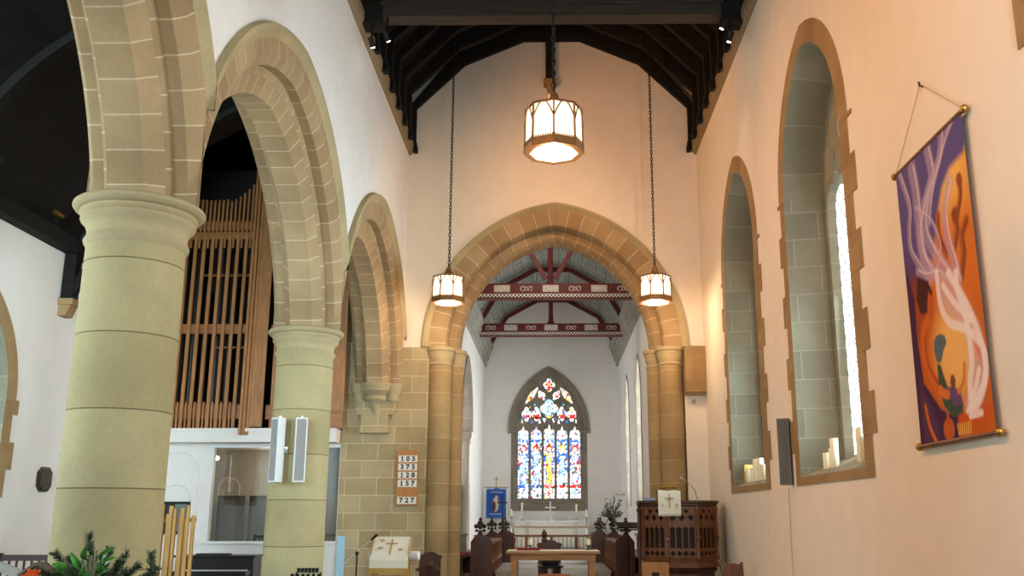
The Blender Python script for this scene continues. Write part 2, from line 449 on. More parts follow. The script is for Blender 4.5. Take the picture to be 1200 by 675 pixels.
# chancel arch wall (east end of the nave)
CX, CE, CZ = .05, .385, 4.88
us = sorted(set([-4.14, XL, 3.62]+[round(CX+2.56*math.sin(PI/2*k/24), 5) for k in range(-24, 25)]+[XR, -1.9, -.6, .6, 1.9]))
def low_front(x): return arch_z(x-CX, 2.96, CE, CZ) if abs(x-CX) < 2.56 else 0.0
us = sorted(set(us))
w = MB(); wall_strips(w, us, low_front, lambda x: 12.6 if x > XL else 9.0, lambda s, d, z: (s, d, z), D, D+.9)
struct(w.build('wall_front', M['lamplit_plaster']))
# ashlar pier facing on its left
w = MB().box(-4.14, CX-2.5, D-.03, D+.92, 0, CAPZ-.2).box(-3.96, CX-2.5, D-.03, D+.92, CAPZ-.2, 4.87)
w.box(-4.14, -3.96, D-.03, D+.92, CAPZ-.2, 7.2)
struct(w.build('wall_pier', M['ashlar']))

# right wall with the two big windows
WINS = [(10.52, 'near'), (14.90, 'far')]
WR, WE, WZ = 1.57, .35, 5.60
WH = WR-WE
us = sorted(set([-8, D+.9, 33.2]+[round(c+WH*math.sin(PI/2*k/24), 5) for c, _ in WINS for k in range(-24, 25)]))
us = [u for u in us if u <= D+.9]
w = MB()
def low_right(y):
    for c, _ in WINS:
        if abs(y-c) < WH: return arch_z(y-c, WR, WE, WZ)
    return 0.0
wall_strips(w, us, low_right, lambda y: 9.4, lambda s, d, z: (d, s, z), XR, XR+.62)
for c, _ in WINS: w.box(XR, XR+.62, c-WH, c+WH, 0, 2.04)
struct(w.build('wall_right', M['lamplit_plaster']))

# stone cornice under both roof feet
for nm, x, sg in (('trim_1', XL, 1), ('trim_2', XR, -1)):
    w = MB(); prof = [(0, 8.95), (.07, 9.0), (.10, 9.06), (.10, 9.20), (0, 9.20)]
    for a, b in ((-2, 3.1), (3.1, 6.3), (6.3, 9.4), (9.4, 12.9), (12.9, 15.8), (15.8, D)):
        w.prism(prof, lambda p, q: (x+sg*p, a+.004, q), lambda p, q: (x+sg*p, b-.004, q))
    struct(w.build(nm, M['cornice']))

# nave ceiling boards (polygonal) and gable above
RP = [(2.97, 9.05), (2.90, 9.95), (1.85, 11.0), (.60, 11.55)]      # inner line of the roof ribs
def rib_profile(off):
    out = []
    for x, z in RP: out.append((x+off*.75, z+off*.9))
    return out
op = [(-x, z) for x, z in rib_profile(.36)]+[(x, z) for x, z in rib_profile(.36)[::-1]]
w = MB()
for (a, b), (c, d) in zip(op[:-1], op[1:]):
    w.add([(a, -8, b), (c, -8, d), (c, D+.05, d), (a, D+.05, b)], [(0,1,2,3)])
    w.add([(a, -8, b+.08), (c, -8, d+.08), (c, D+.05, d+.08), (a, D+.05, b+.08)], [(3,2,1,0)])
struct(w.build('ceiling', M['black_oak']))

# aisle (north) shell
AXN = -8.0
AWC, AWR, AWE, AWZ = 12.7, 1.55, .5, 3.27
def low_n(y): return arch_z(y-AWC, AWR, AWE, AWZ) if abs(y-AWC) < AWR-AWE else 0.0
us = sorted(set([-8, 16.4, 21.7]+[round(AWC+(AWR-AWE)*math.sin(PI/2*k/20), 5) for k in range(-20, 21)]))
w = MB(); wall_strips(w, us, low_n, lambda y: 6.0, lambda s, d, z: (d, s, z), AXN, AXN-.6); w.box(AXN-.6, AXN, AWC-(AWR-AWE), AWC+(AWR-AWE), 0, 1.9)
struct(w.build('wall_aisle', M['plaster']))
w = MB(); AR = [(AXN-.5, 5.8), (-6.8, 8.0), (AC-.4, 9.7)]
for (a, b), (c, d) in zip(AR[:-1], AR[1:]):
    w.add([(a, -8, b), (c, -8, d), (c, 16.4, d), (a, 16.4, b)], [(0,1,2,3)]); w.add([(a, -8, b+.1), (c, -8, d+.1), (c, 16.4, d+.1), (a, 16.4, b+.1)], [(3,2,1,0)])
w.box(AXN-.6, AC-.4, 16.3, 21.8, 9.7, 9.8).box(AXN-.6, AXN-.0, 16.4, 21.8, 6.0, 9.7).box(AXN-.6, -3.9, 21.7, 21.8, 3.1, 9.7)
w.prism([(AXN-.6, 5.9), (-6.8, 8.1), (AC-.4, 9.75), (AXN-.6, 9.75)], lambda a, b: (a, 16.4, b), lambda a, b: (a, 16.45, b)).box(-4.14, -3.97, D+.92, 21.8, 3.1, 9.7)
w.box(AXN, AXN+.22, -8, 16.4, 5.78, 6.02)
struct(w.build('ceiling_aisle', M['black_oak']))
# aisle end wall with glazed opening
GX0, GX1, GZ0, GZ1 = -6.68, -4.145, 1.10, 2.94
w = MB().box(AXN, GX0, D, D+.3, 0, 3.22).box(GX1, -4.14, D, D+.3, 0, 3.22).box(GX0, GX1, D, D+.3, 0, GZ0).box(GX0, GX1, D, D+.3, GZ1, 3.22)
struct(w.build('wall_aisle_end', M['plaster']))
w = MB().box(AXN, -4.14, 21.6, 21.9, 0, 4).box(AXN, -4.14, D+.3, 21.6, 3.0, 3.1).box(AXN-.2, AXN, D+.3, 21.7, 0, 4).box(-4.14, -3.9, D+.92, 21.7, 0, 4)
struct(w.build('wall_vestry', plain('vestry_paint', srgb(196, 184, 168), .9, noise=.03)))

# chancel shell
QL, QR, QE = -2.35, 2.26, 32.8
NAY, NAR, NAE, NAZ = 26.0, 1.9, .45, 3.95      # arch in chancel left wall
NAH = NAR-NAE
us = sorted(set([D+.9, QE]+[round(NAY+NAH*math.sin(PI/2*k/20), 5) for k in range(-20, 21)]))
w = MB(); wall_strips(w, us, lambda y: arch_z(y-NAY, NAR, NAE, NAZ) if abs(y-NAY) < NAH else 0.0, lambda y: 7.6, lambda s, d, z: (d, s, z), QL, QL-.7)
struct(w.build('wall_chancel_left', M['plaster']))
LAN = [(24.95, .62, 'near'), (28.75, .62, 'far')]
LR, LE, LZ = 1.0, .38, 4.75
us = sorted(set([D+.9, QE]+[round(c+h*math.sin(PI/2*k/16), 5) for c, h, _ in LAN for k in range(-16, 17)]))
def low_cr(y):
    for c, h, _ in LAN:
        if abs(y-c) < h: return arch_z(y-c, LR, LE, LZ)
    return 0.0
w = MB(); wall_strips(w, us, low_cr, lambda y: 7.6, lambda s, d, z: (d, s, z), QR, QR+.6)
for c, h, _ in LAN: w.box(QR, QR+.6, c-h, c+h, 0, 1.85)
struct(w.build('wall_chancel_right', M['plaster']))
EX, ER, EE, EZ = -.125, 2.16, .96, 4.50       # east window opening
EH = ER-EE
us = sorted(set([QL-.7, QR+.6, -1.6, 1.6, -.55, .55]+[round(EX+EH*math.sin(PI/2*k/20), 5) for k in range(-20, 21)]))
w = MB(); wall_strips(w, us, lambda x: arch_z(x-EX, ER, EE, EZ) if abs(x-EX) < EH else 0.0, lambda x: 9.8, lambda s, d, z: (s, d, z), QE, QE+.6)
w.box(EX-EH, EX+EH, QE, QE+.6, 0, 1.88)
struct(w.build('wall_chancel_east', M['plaster']))
CP = [(2.30, 7.35), (1.66, 8.42), (.55, 9.02)]
cp = [(-x, z) for x, z in CP]+CP[::-1]
w = MB(); u = 0
for (a, b), (c, d) in zip(cp[:-1], cp[1:]):
    l = math.hypot(c-a, d-b)
    w.add([(a, D+.9, b+.12), (c, D+.9, d+.12), (c, QE+.1, d+.12), (a, QE+.1, b+.12)], [(0,1,2,3)], [[(0, u), (0, u+l), (13, u+l), (13, u)]])
    w.add([(a, D+.9, b+.2), (c, D+.9, d+.2), (c, QE+.1, d+.2), (a, QE+.1, b+.2)], [(3,2,1,0)]); u += l
struct(w.build('ceiling_chancel', M['stencil']))
cm = stone('painted_cornice', srgb(160, 156, 142), srgb(146, 142, 128), 50, 50, MORT, 0)
for nm, x, sg in (('trim_3', QL, 1), ('trim_4', QR, -1)):
    w = MB()
    w.prism([(0, 6.62), (.06, 6.70), (.06, 6.82), (.13, 6.88), (.13, 7.0), (.20, 7.06), (.20, 7.20), (.26, 7.26), (.26, 7.42), (0, 7.42)], lambda p, q: (x+sg*p, D+.95, q), lambda p, q: (x+sg*p, QE, q))
    struct(w.build(nm, cm))

# ================================================================== ARCADE
aprof = [(AH+.00, 3.44, 0), (AH+.07, 3.42, 0), (AH+.07, 3.36, 0), (AH+.035, 3.33, 0), (AH+.005, 3.28, 0), (AH, 3.22, 1), (AH, 3.10, 1), (.40, 2.99, 1), (.28, 2.99, 1), (.28, 2.93, 2), (.25, 2.90, 2), (.15, 2.70, 3), (-.15, 2.70, 3), (-.25, 2.90, 2), (-.28, 2.93, 2), (-.28, 2.99, 1), (-.40, 2.99, 1), (-AH, 3.10, 1), (-AH, 3.30, 1)]
nm_arch = ['beside the chancel wall, last of the arcade', 'between the two round pillars in view', 'cut by the top of the picture, nearest of the arcade']
for k, c in enumerate(BAYS):
    t = thing('stone_arch', 'sandstone pointed arcade arch '+nm_arch[k], 'arch', (AC, c, CAPZ))
    f = lambda s, d, z, c=c: (AC+d, c+s, z)
    arch_sweep(MB(), aprof[4:9], AE, AZ, CAPZ, f, clip=HB).build('outer_order', M['voussoir'], t)
    arch_sweep(MB(), aprof[8:16], AE, AZ, CAPZ, f, clip=HB, n=28).build('inner_order', M['voussoir'], t)
    arch_sweep(MB(), aprof[15:], AE, AZ, CAPZ, f, clip=HB).build('rear_order', M['voussoir'], t)
    arch_sweep(MB(), aprof[:5], AE, AZ, 5.02, f, clip=HB).build('hood_mould', M['smooth'], t)

def pillar(y, label):
    t = thing('stone_pillar', label, 'pillar', (AC, y, 0))
    MB().lathe([(.40, .3), (.388, 3.80)], (AC, y, 0), 48).build('shaft', M['drum'], t)
    MB().lathe([(.58, 0), (.58, .16), (.52, .2), (.54, .24), (.50, .28), (.44, .30), (.46, .34), (.40, .38), (.40, .4)], (AC, y, 0), 40).build('base', M['smooth'], t)
    cp = [(.388, 3.74), (.405, 3.765), (.415, 3.79), (.405, 3.815), (.392, 3.83), (.394, 3.88), (.415, 3.93), (.445, 3.955), (.455, 3.975), (.445, 3.995), (.44, 4.0), (.455, 4.01), (.468, 4.03), (.462, 4.045), (.475, 4.05), (.505, 4.06), (.522, 4.085), (.518, 4.11), (.50, 4.125), (0.0, 4.125)]
    MB().lathe(cp, (AC, y, 0), 56, cap=False).build('capital', M['smooth'], t)
    return t
pillar(BAYS[1]-HB+.005, 'thick round sandstone pillar at left, nearest, behind the fir branches')
pillar(BAYS[1]+HB, 'round sandstone pillar carrying two slim column speakers')

# corbel that carries the last arcade arch on the pier
t = thing('stone_corbel', 'moulded sandstone corbel with pointed pendant under last arcade arch', 'corbel', (AC, D-.03, 3.15))
for dx, r in ((0, .30), (-.33, .16), (.33, .16)):
    MB().lathe([(.70*r, -.20), (.78*r, -.16), (.74*r, -.10), (.95*r, -.03), (r*1.05, 0), (r*1.05, .05), (r*1.15, .09), (r*1.15, .14), (0, .14)], (AC+dx, D-.05, CAPZ-.14), 24, PI, 2*PI, cap=False).build('capital', M['smooth'], t)
    MB().lathe([(.01, 0), (r*.25, .25), (r*.70, .62 if dx == 0 else .50)], (AC+dx, D-.04, 3.30 if dx == 0 else 3.42), 8, PI, 2*PI, smooth=False).build('pendant', M['smooth'], t)
w = MB().box(AC-.28, AC+.28, D-.2, D-.03, 3.16, 3.26).box(AC-.26, AC+.26, D-.16, D-.03, 3.26, 3.52)
w.prism([(-.36, 3.52), (.36, 3.52), (.46, 3.9), (-.46, 3.9)], lambda a, b: (AC+a, D-.10, b), lambda a, b: (AC+a, D-.03, b))
w.build('block', M['ashlar'], t)

# ================================================================== CHANCEL ARCH
t = thing('chancel_arch', 'wide pointed sandstone chancel arch of two orders in the end wall', 'arch', (CX, D, 0))
f = lambda s, d, z: (CX+s, D+d, z)
arch_sweep(MB(), [(0, 3.05, 0), (-.08, 3.04, 0), (-.09, 2.99, 0), (-.05, 2.96, 0), (-.01, 2.92, 0)], CE, CZ, CZ, f, n=32).build('hood_mould', M['smooth'], t)
arch_sweep(MB(), [(-.01, 2.92, 0), (-.01, 2.64, 0), (.03, 2.58, 0), (.06, 2.60, 0), (.12, 2.56, 0), (.36, 2.56, 0)], CE, CZ, CZ, f, n=32, bw=.4).build('outer_order', M['voussoir'], t)
arch_sweep(MB(), [(.36, 2.60, 1), (.36, 2.42, 1), (.46, 2.335, 1), (.80, 2.335, 2), (.91, 2.45, 2), (.91, 2.98, 3)], CE, CZ, CZ, f, n=32).build('inner_order', M['voussoir'], t)
for sg in (-1, 1):
    xo, xi = CX+sg*2.31, CX+sg*2.06
    MB().lathe([(.235, .25), (.235, 4.56)], (xo, D+.13, 0), 28).build('respond_shaft', M['respond'], t)
    MB().lathe([(.19, .25), (.19, 4.56)], (xi, D+.50, 0), 28).build('respond_shaft', M['respond'], t)
    for (x, y, r) in ((xo, D+.13, .235), (xi, D+.50, .19)):
        MB().lathe([(r, 4.50), (r+.02, 4.53), (r, 4.56), (r+.01, 4.62), (r+.035, 4.68), (r+.03, 4.70), (r+.05, 4.74), (r+.05, 4.78), (r+.07, 4.80), (r+.07, 4.87), (0, 4.88)], (x, y, 0), 28, cap=False).build('capital', M['smooth'], t)
        MB().lathe([(r+.12, 0), (r+.12, .12), (r+.06, .18), (r+.07, .22), (r, .27)], (x, y, 0), 28).build('base', M['smooth'], t)
    w = MB().box(CX+sg*2.56, CX+sg*2.18, D+.2, D+.9, 0, 4.87).box(CX+sg*2.3, CX+sg*2.02, D+.55, D+.9, 0, 4.87)
    w.build('jamb', M['respond'], t)
w = MB().box(CX+2.56, XR-.005, D-.20, D+.02, 3.95, 4.86).box(CX+2.56, XR-.005, D-.17, D+.02, 3.90, 3.95)
tag(w.build('corbel_block', M['browns']), 'square brown stone block beside right capital of chancel arch', 'corbel')
w = MB().lathe([(.05, 0), (.05, .012), (0, .012)], (0, 0, 0), 16)
for k in range(len(w.v)): x, y, z = w.v[k]; w.v[k] = (2.78+x, D-.0-z, 3.78+y)
tag(w.build('wall_disc', M['cream']), 'small round plate on plaster below the square stone block', 'fitting')

# ================================================================== SIDE WINDOWS
def big_window(idx, X, sg, Yc, R, E, Z, sill, spec_glass, depth=.5, band=.27, gl=M['clear']):
    t = bpy.data.objects.new('window_%d' % idx, None); COL.objects.link(t); t.location = (X, Yc, sill); struct(t)
    H = R-E
    f = lambda s, d, z: (X+sg*d, Yc+s, z)
    w = MB()
    arch_sweep(w, [(0, R+band, 0), (-.012, R+band-.004, 0), (-.012, R, 0), (.02, R, 0)], E, Z, Z, f, n=18)
    z = sill-.10; k = 0
    while z < Z-.01:                                   # long-and-short jamb stones
        h = min(.40, Z-z); ex = band+(.13 if k % 2 else -.02)
        w.box(X-sg*.012, X+sg*.02, Yc-H-ex, Yc-H, z, z+h-.003); w.box(X-sg*.012, X+sg*.02, Yc+H, Yc+H+ex*.9, z, z+h-.003)
        z += h; k += 1
    w.box(X-sg*.012, X+sg*.02, Yc-H, Yc+H, sill-.10, sill)
    w.build('surround', M['browns'], t)
    w = MB()
    arch_sweep(w, [(-.012, R, 0), (depth, R-.10, 0)], E, Z, Z, f, n=18)
    for s in (-1, 1):
        v = [f(s*H, -.012, sill), f(s*(H-.10), depth, sill), f(s*(H-.10), depth, Z), f(s*H, -.012, Z)]
        w.add(v, [(0,1,2,3)])
    w.build('reveal', M['reveal'], t)
    w = MB(); w.add([f(-H, -.010, sill-.002), f(H, -.010, sill-.002), f(H-.1, depth+.1, sill+.26), f(-H+.1, depth+.1, sill+.26)], [(0,1,2,3)])
    w.build('sill', M['reveal'], t)
    r2 = R-.06
    out = [(-(r2-E), sill-.02)]+arch_pts(r2, E, Z, Z, 16)+[(r2-E, sill-.02)]
    lw = (H-.32)/2
    holes = [cusped(-lw-.11, lw, sill+.06, Z-.35), cusped(lw+.11, lw, sill+.06, Z-.35)]
    holes.append(foil(0, Z+.62, .36, 4, 32, PI/2, 1.35))
    pl = fill_plate(out, holes, f, depth-.02, depth+.14); pl.build('tracery', M['reveal'], t)
    g = MB(); pts = [(a, b) for a, b in out]
    g.add([f(a, depth+.09, b) for a, b in pts], [tuple(range(len(pts)))], [[(a, b) for a, b in pts]])
    g.build('pane', gl, t)
    return t
big_window(1, XR, 1, WINS[0][0], WR, WE, WZ, 2.05, True)
big_window(2, XR, 1, WINS[1][0], WR, WE, WZ, 2.05, True)
big_window(3, AXN, -1, AWC, AWR, AWE, AWZ, 1.95, True)

# stone block of the next window, at the top right corner
w = MB().box(XR-.012, XR+.01, 4.9, 5.62, 4.52, 5.0).box(XR-.012, XR+.01, 4.9, 5.40, 5.0, 6.4)
struct(w.build('trim_5', M['browns']))

# chancel lancets
for k, (c, h, nm) in enumerate(LAN):
    t = bpy.data.objects.new('window_%d' % (k+4), None); COL.objects.link(t); t.location = (QR, c, 1.9); struct(t)
    f = lambda s, d, z, c=c: (QR+d, c+s, z)
    w = MB(); arch_sweep(w, [(-.012, LR+.14, 0), (-.012, LR, 0), (.42, LR-.16, 0)], LE, LZ, LZ, f, n=12)
    for s in (-1, 1):
        w.add([f(s*(h+.14), -.012, 1.85), f(s*h, -.012, 1.85), f(s*h, -.012, LZ), f(s*(h+.14), -.012, LZ)], [(0,1,2,3)])
        w.add([f(s*h, -.012, 1.85), f(s*(h-.16), .42, 1.85), f(s*(h-.16), .42, LZ), f(s*h, -.012, LZ)], [(0,1,2,3)])
    w.add([f(-h, -.012, 1.87), f(h, -.012, 1.87), f(h, .42, 2.1), f(-h, .42, 2.1)], [(0,1,2,3)])
    w.build('surround', M['greystone'], t)
    pts = [(-h, 1.9)]+arch_pts(LR, LE, LZ, LZ, 10)+[(h, 1.9)]
    g = MB(); g.add([f(a, .41, b) for a, b in pts], [tuple(range(len(pts)))], [[(a, b) for a, b in pts]]); g.build('pane', M['lancet'], t)

# chancel left arch
t = thing('side_arch', 'grey stone side arch on half columns in chancel left wall', 'arch', (QL, NAY, 0))
f = lambda s, d, z: (QL-d, NAY+s, z)
arch_sweep(MB(), [(-.03, NAR+.14, 0), (-.05, NAR+.08, 0), (-.02, NAR, 0), (.12, NAR-.12, 1), (.3, NAR-.12, 1), (.3, NAR-.25, 2), (.7, NAR-.25, 2)], NAE, NAZ, NAZ-.02, f, n=18).build('voussoirs', M['greystone'], t)
for s in (-1, 1):
    MB().lathe([(.16, .3), (.16, 3.6)], (QL-.22, NAY+s*(NAH-.02), 0), 16).build('column', M['greystone'], t)
    MB().lathe([(.16, 3.55), (.19, 3.62), (.17, 3.68), (.24, 3.80), (.24, 3.92), (0, 3.93)], (QL-.22, NAY+s*(NAH-.02), 0), 16).build('capital', M['greystone'], t)
    MB().box(QL-.7, QL-.3, NAY+s*(NAH-.1), NAY+s*(NAH+.02), 0, 3.93).build('jamb', M['greystone'], t)
w = MB().box(-4.6, QL-.7, 20, 29, .2, .3).box(-4.7, -4.6, 20, 29, .3, 7.2).box(-4.6, QL-.7, 28.6, 28.8, .3, 7.2).box(-4.6, QL-.7, 20, 20.2, .3, 7.2).box(-4.6, QL-.7, 20, 28.8, 7.2, 7.3)
struct(w.build('wall_organ_chamber', plain('chamber_paint', srgb(150, 140, 128), .9, noise=.03)))

# ================================================================== EAST WINDOW
def east_window():
    t = bpy.data.objects.new('window_6', None); COL.objects.link(t); t.location = (EX, QE, 1.8); struct(t)
    f = lambda s, d, z: (EX+s, QE+d, z)
    w = MB()
    arch_sweep(w, [(0, ER+.20, 0), (-.07, ER+.19, 0), (-.07, ER+.12, 0), (-.015, ER+.09, 0), (-.015, ER, 0), (.16, ER-.10, 1)], EE, EZ, EZ-.05, f, n=20)
    for s in (-1, 1):
        w.box(EX+s*(EH+.10), EX+s*EH, QE-.015, QE+.02, 1.8, EZ-.02)
        w.add([f(s*EH, -.015, 1.9), f(s*(EH-.10), .16, 1.98), f(s*(EH-.10), .16, EZ), f(s*EH, -.015, EZ)], [(0,1,2,3)])
        w.box(EX+s*(EH+.21), EX+s*(EH-.0), QE-.06, QE, EZ-.16, EZ-.05)
    w.box(EX-EH-.1, EX+EH+.1, QE-.02, QE+.02, 1.75, 1.92)
    w.add([f(-EH, -.02, 1.92), f(EH, -.02, 1.92), f(EH-.08, .2, 2.14), f(-EH+.08, .2, 2.14)], [(0,1,2,3)])
    w.build('surround', M['greystone'], t)
    r2 = ER-.06; h2 = r2-EE
    out = [(-h2, 1.95)]+arch_pts(r2, EE, EZ, EZ, 18)+[(h2, 1.95)]
    holes = []; lw = .182; pit = .452
    for k in range(-2, 3): holes.append(cusped(k*pit*.985, lw, 2.16, 4.30+(.06 if k == 0 else 0)))
    for sx in (-1, 1):
        holes.append(foil(sx*.78, 5.00, .17, 4, 28, PI/2, 1.55)); holes.append(foil(sx*.44, 5.02, .165, 4, 28, PI/2, 1.55))
        holes.append(circ(sx*.61, 4.74, .055, 8)); holes.append([(sx*.10, 4.86), (sx*.24, 4.88), (sx*.16, 4.70)][::sx])
        holes.append([(sx*.33, 4.88), (sx*.38, 4.66), (sx*.29, 4.70)][::sx]); holes.append([(sx*.93, 4.88), (sx*.97, 4.70), (sx*.90, 4.70)][::sx])
        holes.append(circ(sx*.50, 5.34, .045, 6)); holes.append(circ(sx*.66, 5.26, .035, 6))
        holes.append(foil(sx*.255, 5.66, .20, 4, 28, 0, .62, sx*PI*.32+PI/2*0+ (PI if sx > 0 else 0)))
        a = -sx*.93
        holes.append(foil(sx*.60, 5.66, .36, 4, 28, 0, .30, a))
    holes.append(foil(0, 5.20, .315, 4, 40, PI/2, 1.05)); holes.append(foil(0, 6.02, .21, 4, 36, PI/2, 1.15))
    fill_plate(out, holes, f, .10, .24).build('tracery', M['greystone'], t)
    # painted glass: a fine grid whose vertex colours hold the picture
    nx, nz = 190, 330
    xs = np.linspace(-h2, h2, nx); zs = np.linspace(1.95, 6.45, nz)
    GX, GZ = np.meshgrid(xs, zs)
    rng = np.random.default_rng(5); NC = 2600
    white = np.array([.95, .98, 1.0]); col = np.ones(GX.shape+(3,))*white
    blue = np.array([.05, .16, .62]); red = np.array([.72, .04, .03]); gold = np.array([.95, .62, .10]); lb = np.array([.35, .62, .95]); teal = np.array([.05, .45, .60])
    # random quarries
    cxs = rng.uniform(-h2, h2, NC); czs = rng.uniform(1.95, 6.45, NC)
    idx = np.zeros(GX.shape, int); dmin = np.full(GX.shape, 9.); d2 = np.full(GX.shape, 9.)
    for i, (a, b) in enumerate(zip(cxs, czs)):
        d = (GX-a)**2*1.6+(GZ-b)**2; m = d < dmin; d2 = np.where(m, dmin, np.minimum(d2, d)); idx = np.where(m, i, idx); dmin = np.where(m, d, dmin)
    pick = rng.random(NC)
    pal = np.where((pick < .88)[:, None], white, np.where((pick < .93)[:, None], lb, np.where((pick < .94)[:, None], blue, np.where((pick < .97)[:, None], red, gold))))
    col = pal[idx]*rng.uniform(.72, 1.0, NC)[idx][..., None]
    for k in range(-2, 3):
        u = (GX-k*pit*.985)/lw; ins = np.abs(u) < 1.1
        def put(mask, c, p=1.0):
            mm = mask & ins & (rng.random(NC)[idx] < p); col[mm] = c
        put((GZ > 4.05) & (GZ < 4.14), blue, .7)
        put((GZ > 3.1) & (GZ < 4.1) & (np.abs(u) > .62), blue, .45)
        hz = (GZ-3.83)/.13
        put((u*1.5)**2+hz**2 < 1.0, [red, red, red, gold, red][k+2], .9); put((u*2.4)**2+((GZ-3.80)/.085)**2 < 1.0, np.array([.86, .70, .55]))
        put((np.abs(u) < .9) & (GZ > 3.58) & (GZ < 3.68), [blue, lb, gold, blue, lb][k+2], .45)
        put((np.abs(u) > .72) & (GZ > 3.9) & (GZ < 4.4), lb, .4)
        body = (np.abs(u) < .62) & (GZ > 2.62) & (GZ < 3.55)
        put(body, [lb, lb, gold, lb, white][k+2], [.45, .5, .8, .45, .3][k+2])
        put(body & (np.abs(u) > .42), blue, .35)
        put((GZ > 2.50) & (GZ < 2.62), red if k in (0, 1, 2) else blue, .7)
        put((GZ < 2.46) & (np.abs(u) < .25), red if k == 0 else lb, .5)
        put((GZ > 3.3) & (GZ < 3.5) & (u > .2), red, .4 if k == 2 else .1)
    put2 = lambda m, c, p=1.0: col.__setitem__(m & (rng.random(NC)[idx] < p), c)
    put2((np.abs(GX) < .05) & (np.abs(GZ-6.0) < .17), red); put2((np.abs(GX) < .12) & (np.abs(GZ-6.05) < .04), red); put2((np.abs(GX)+np.abs(GZ-6.05) < .06), gold)
    put2((np.abs(GX) < .11) & (np.abs(GZ-5.20) < .26), lb, .7); put2((np.hypot(GX, GZ-5.2) > .20) & (np.hypot(GX, GZ-5.2) < .36), lb, .5)
    put2((np.abs(GX) < .08) & (np.abs(GZ-4.93) < .05), gold)
    for sx in (-1, 1):
        put2((np.abs(GX-sx*.78) < .12) & (np.abs(GZ-4.93) < .07), red, .8); put2((np.abs(GX-sx*.44) < .12) & (np.abs(GZ-4.93) < .08), red, .8)
        put2((np.hypot(GX-sx*.50, GZ-5.34) < .08), teal); put2((np.hypot(GX-sx*.61, GZ-4.74) < .12), blue, .7)
        put2((np.abs(GX-sx*.60)+np.abs(GZ-5.66) < .34) & (np.abs(GX) > .42), gold, .35); put2((np.hypot(GX-sx*.28, GZ-5.58) < .09), red, .6)
    lead = (np.sqrt(d2)-np.sqrt(dmin)) < .010
    col[lead] *= .12
    bars = (np.mod(GZ, .33) < .014); col[bars] *= .25
    ve = [f(a, .17, b) for a, b in zip(GX.ravel(), GZ.ravel())]
    keep = [(j*nx+i, j*nx+i+1, (j+1)*nx+i+1, (j+1)*nx+i) for j in range(nz-1) for i in range(nx-1)
            if zs[j+1] < EZ or (abs((xs[i]+xs[i+1])/2) < max(0, math.sqrt(max(r2**2-(zs[j+1]-EZ)**2, 0))-EE))]
    g = MB(); g.add(ve, keep); o = g.build('pane', M['stained'], t)
    ca = o.data.color_attributes.new('paint', 'FLOAT_COLOR', 'POINT')
    ca.data.foreach_set('color', np.concatenate([col.reshape(-1, 3), np.ones((nx*nz, 1))], 1).astype(np.float32).ravel())
east_window()

# ================================================================== NAVE ROOF
def make_rib():
    t = thing('roof_rib', '', 'roof rib', (0,0,0), 'black roof ribs over the nave')
    th = .30
    OUT = [(3.0, 9.12), (2.98, 10.06), (2.06, 11.24), (.66, 11.85)]
    def quad(mb, i, j, sg):
        pts = [RP[i], RP[j], OUT[j], OUT[i]]
        mb.prism([(sg*a, b) for a, b in pts], lambda a, b: (a, -.06, b), lambda a, b: (a, .06, b))
    MB().prism([(-.60, 11.55), (.60, 11.55), (.66, 11.85), (-.66, 11.85)], lambda a, b: (a, -.06, b), lambda a, b: (a, .06, b)).build('collar', M['black_oak'], t)
    for sg in (-1, 1):
        w = MB(); quad(w, 3, 2, sg); w.build('upper_brace', M['black_oak'], t)
        w = MB(); quad(w, 2, 1, sg); w.build('lower_brace', M['black_oak'], t)
        w = MB(); w.box(sg*2.86, sg*2.99, -.06, .06, 9.12, 9.98); w.build('ashlar_post', M['black_oak'], t)
        w = MB().box(sg*2.84, sg*2.99, -.07, .07, 9.05, 9.22).box(sg*2.82, sg*2.90, -.07, .07, 9.0, 9.12); w.build('foot', M['black_oak'], t)
    return t
rib = make_rib()
ordn = ['against the chancel wall', 'second from the chancel wall', 'third from the chancel wall', 'fourth from the chancel wall', 'fifth from the chancel wall', 'sixth from the chancel wall', 'seventh from the chancel wall, just beyond the tie beam']
for k in range(7):
    lab = 'black angled timber roof rib '+ordn[k]
    if k == 0: rib.location = (0, D-.08, 0); rib['label'] = lab
    else: dup(rib, (0, D-.08-.735*k, 0), None, lab)
# tie beam with wall brackets
t = thing('tie_beam', 'broad brown tie beam crossing the dark roof near the top of the picture', 'beam', (0, 13.4, 9.2))
w = MB(); prof = [(-.14, 9.12), (.14, 9.12), (.14, 9.40), (.10, 9.44), (-.10, 9.44), (-.14, 9.40)]
w.prism(prof, lambda a, b: (-2.66, 13.4+a, b), lambda a, b: (2.66, 13.4+a, b)); w.build('beam', M['roof_beam'], t)
w = MB(); w.box(-2.66, 2.66, 13.22, 13.26, 9.30, 9.36); w.box(-2.66, 2.66, 13.235, 13.26, 9.42, 9.52); w.build('moulding', M['roof_beam'], t)
for sg in (-1, 1):
    MB().box(sg*2.62, sg*3.0, 13.25, 13.55, 9.0, 9.6).build('end_block', M['black_oak'], t)
MB().box(-.1, .1, 13.3, 13.5, 9.44, 11.9).build('king_post', M['black_oak'], t)
t = thing('wall_post', 'black king post standing on a small stone bracket high on chancel wall', 'post', (-.03, D-.1, 10.5))
MB().box(-.13, .07, D-.17, D-.005, 10.62, 11.9).build('post', M['black_oak'], t)
MB().box(-.17, .11, D-.2, D-.003, 10.50, 10.62).prism([(-.12, 10.50), (.06, 10.50), (.02, 10.36), (-.08, 10.36)], lambda a, b: (a, D-.15, b), lambda a, b: (a, D-.003, b)).build('bracket', M['browns'], t)
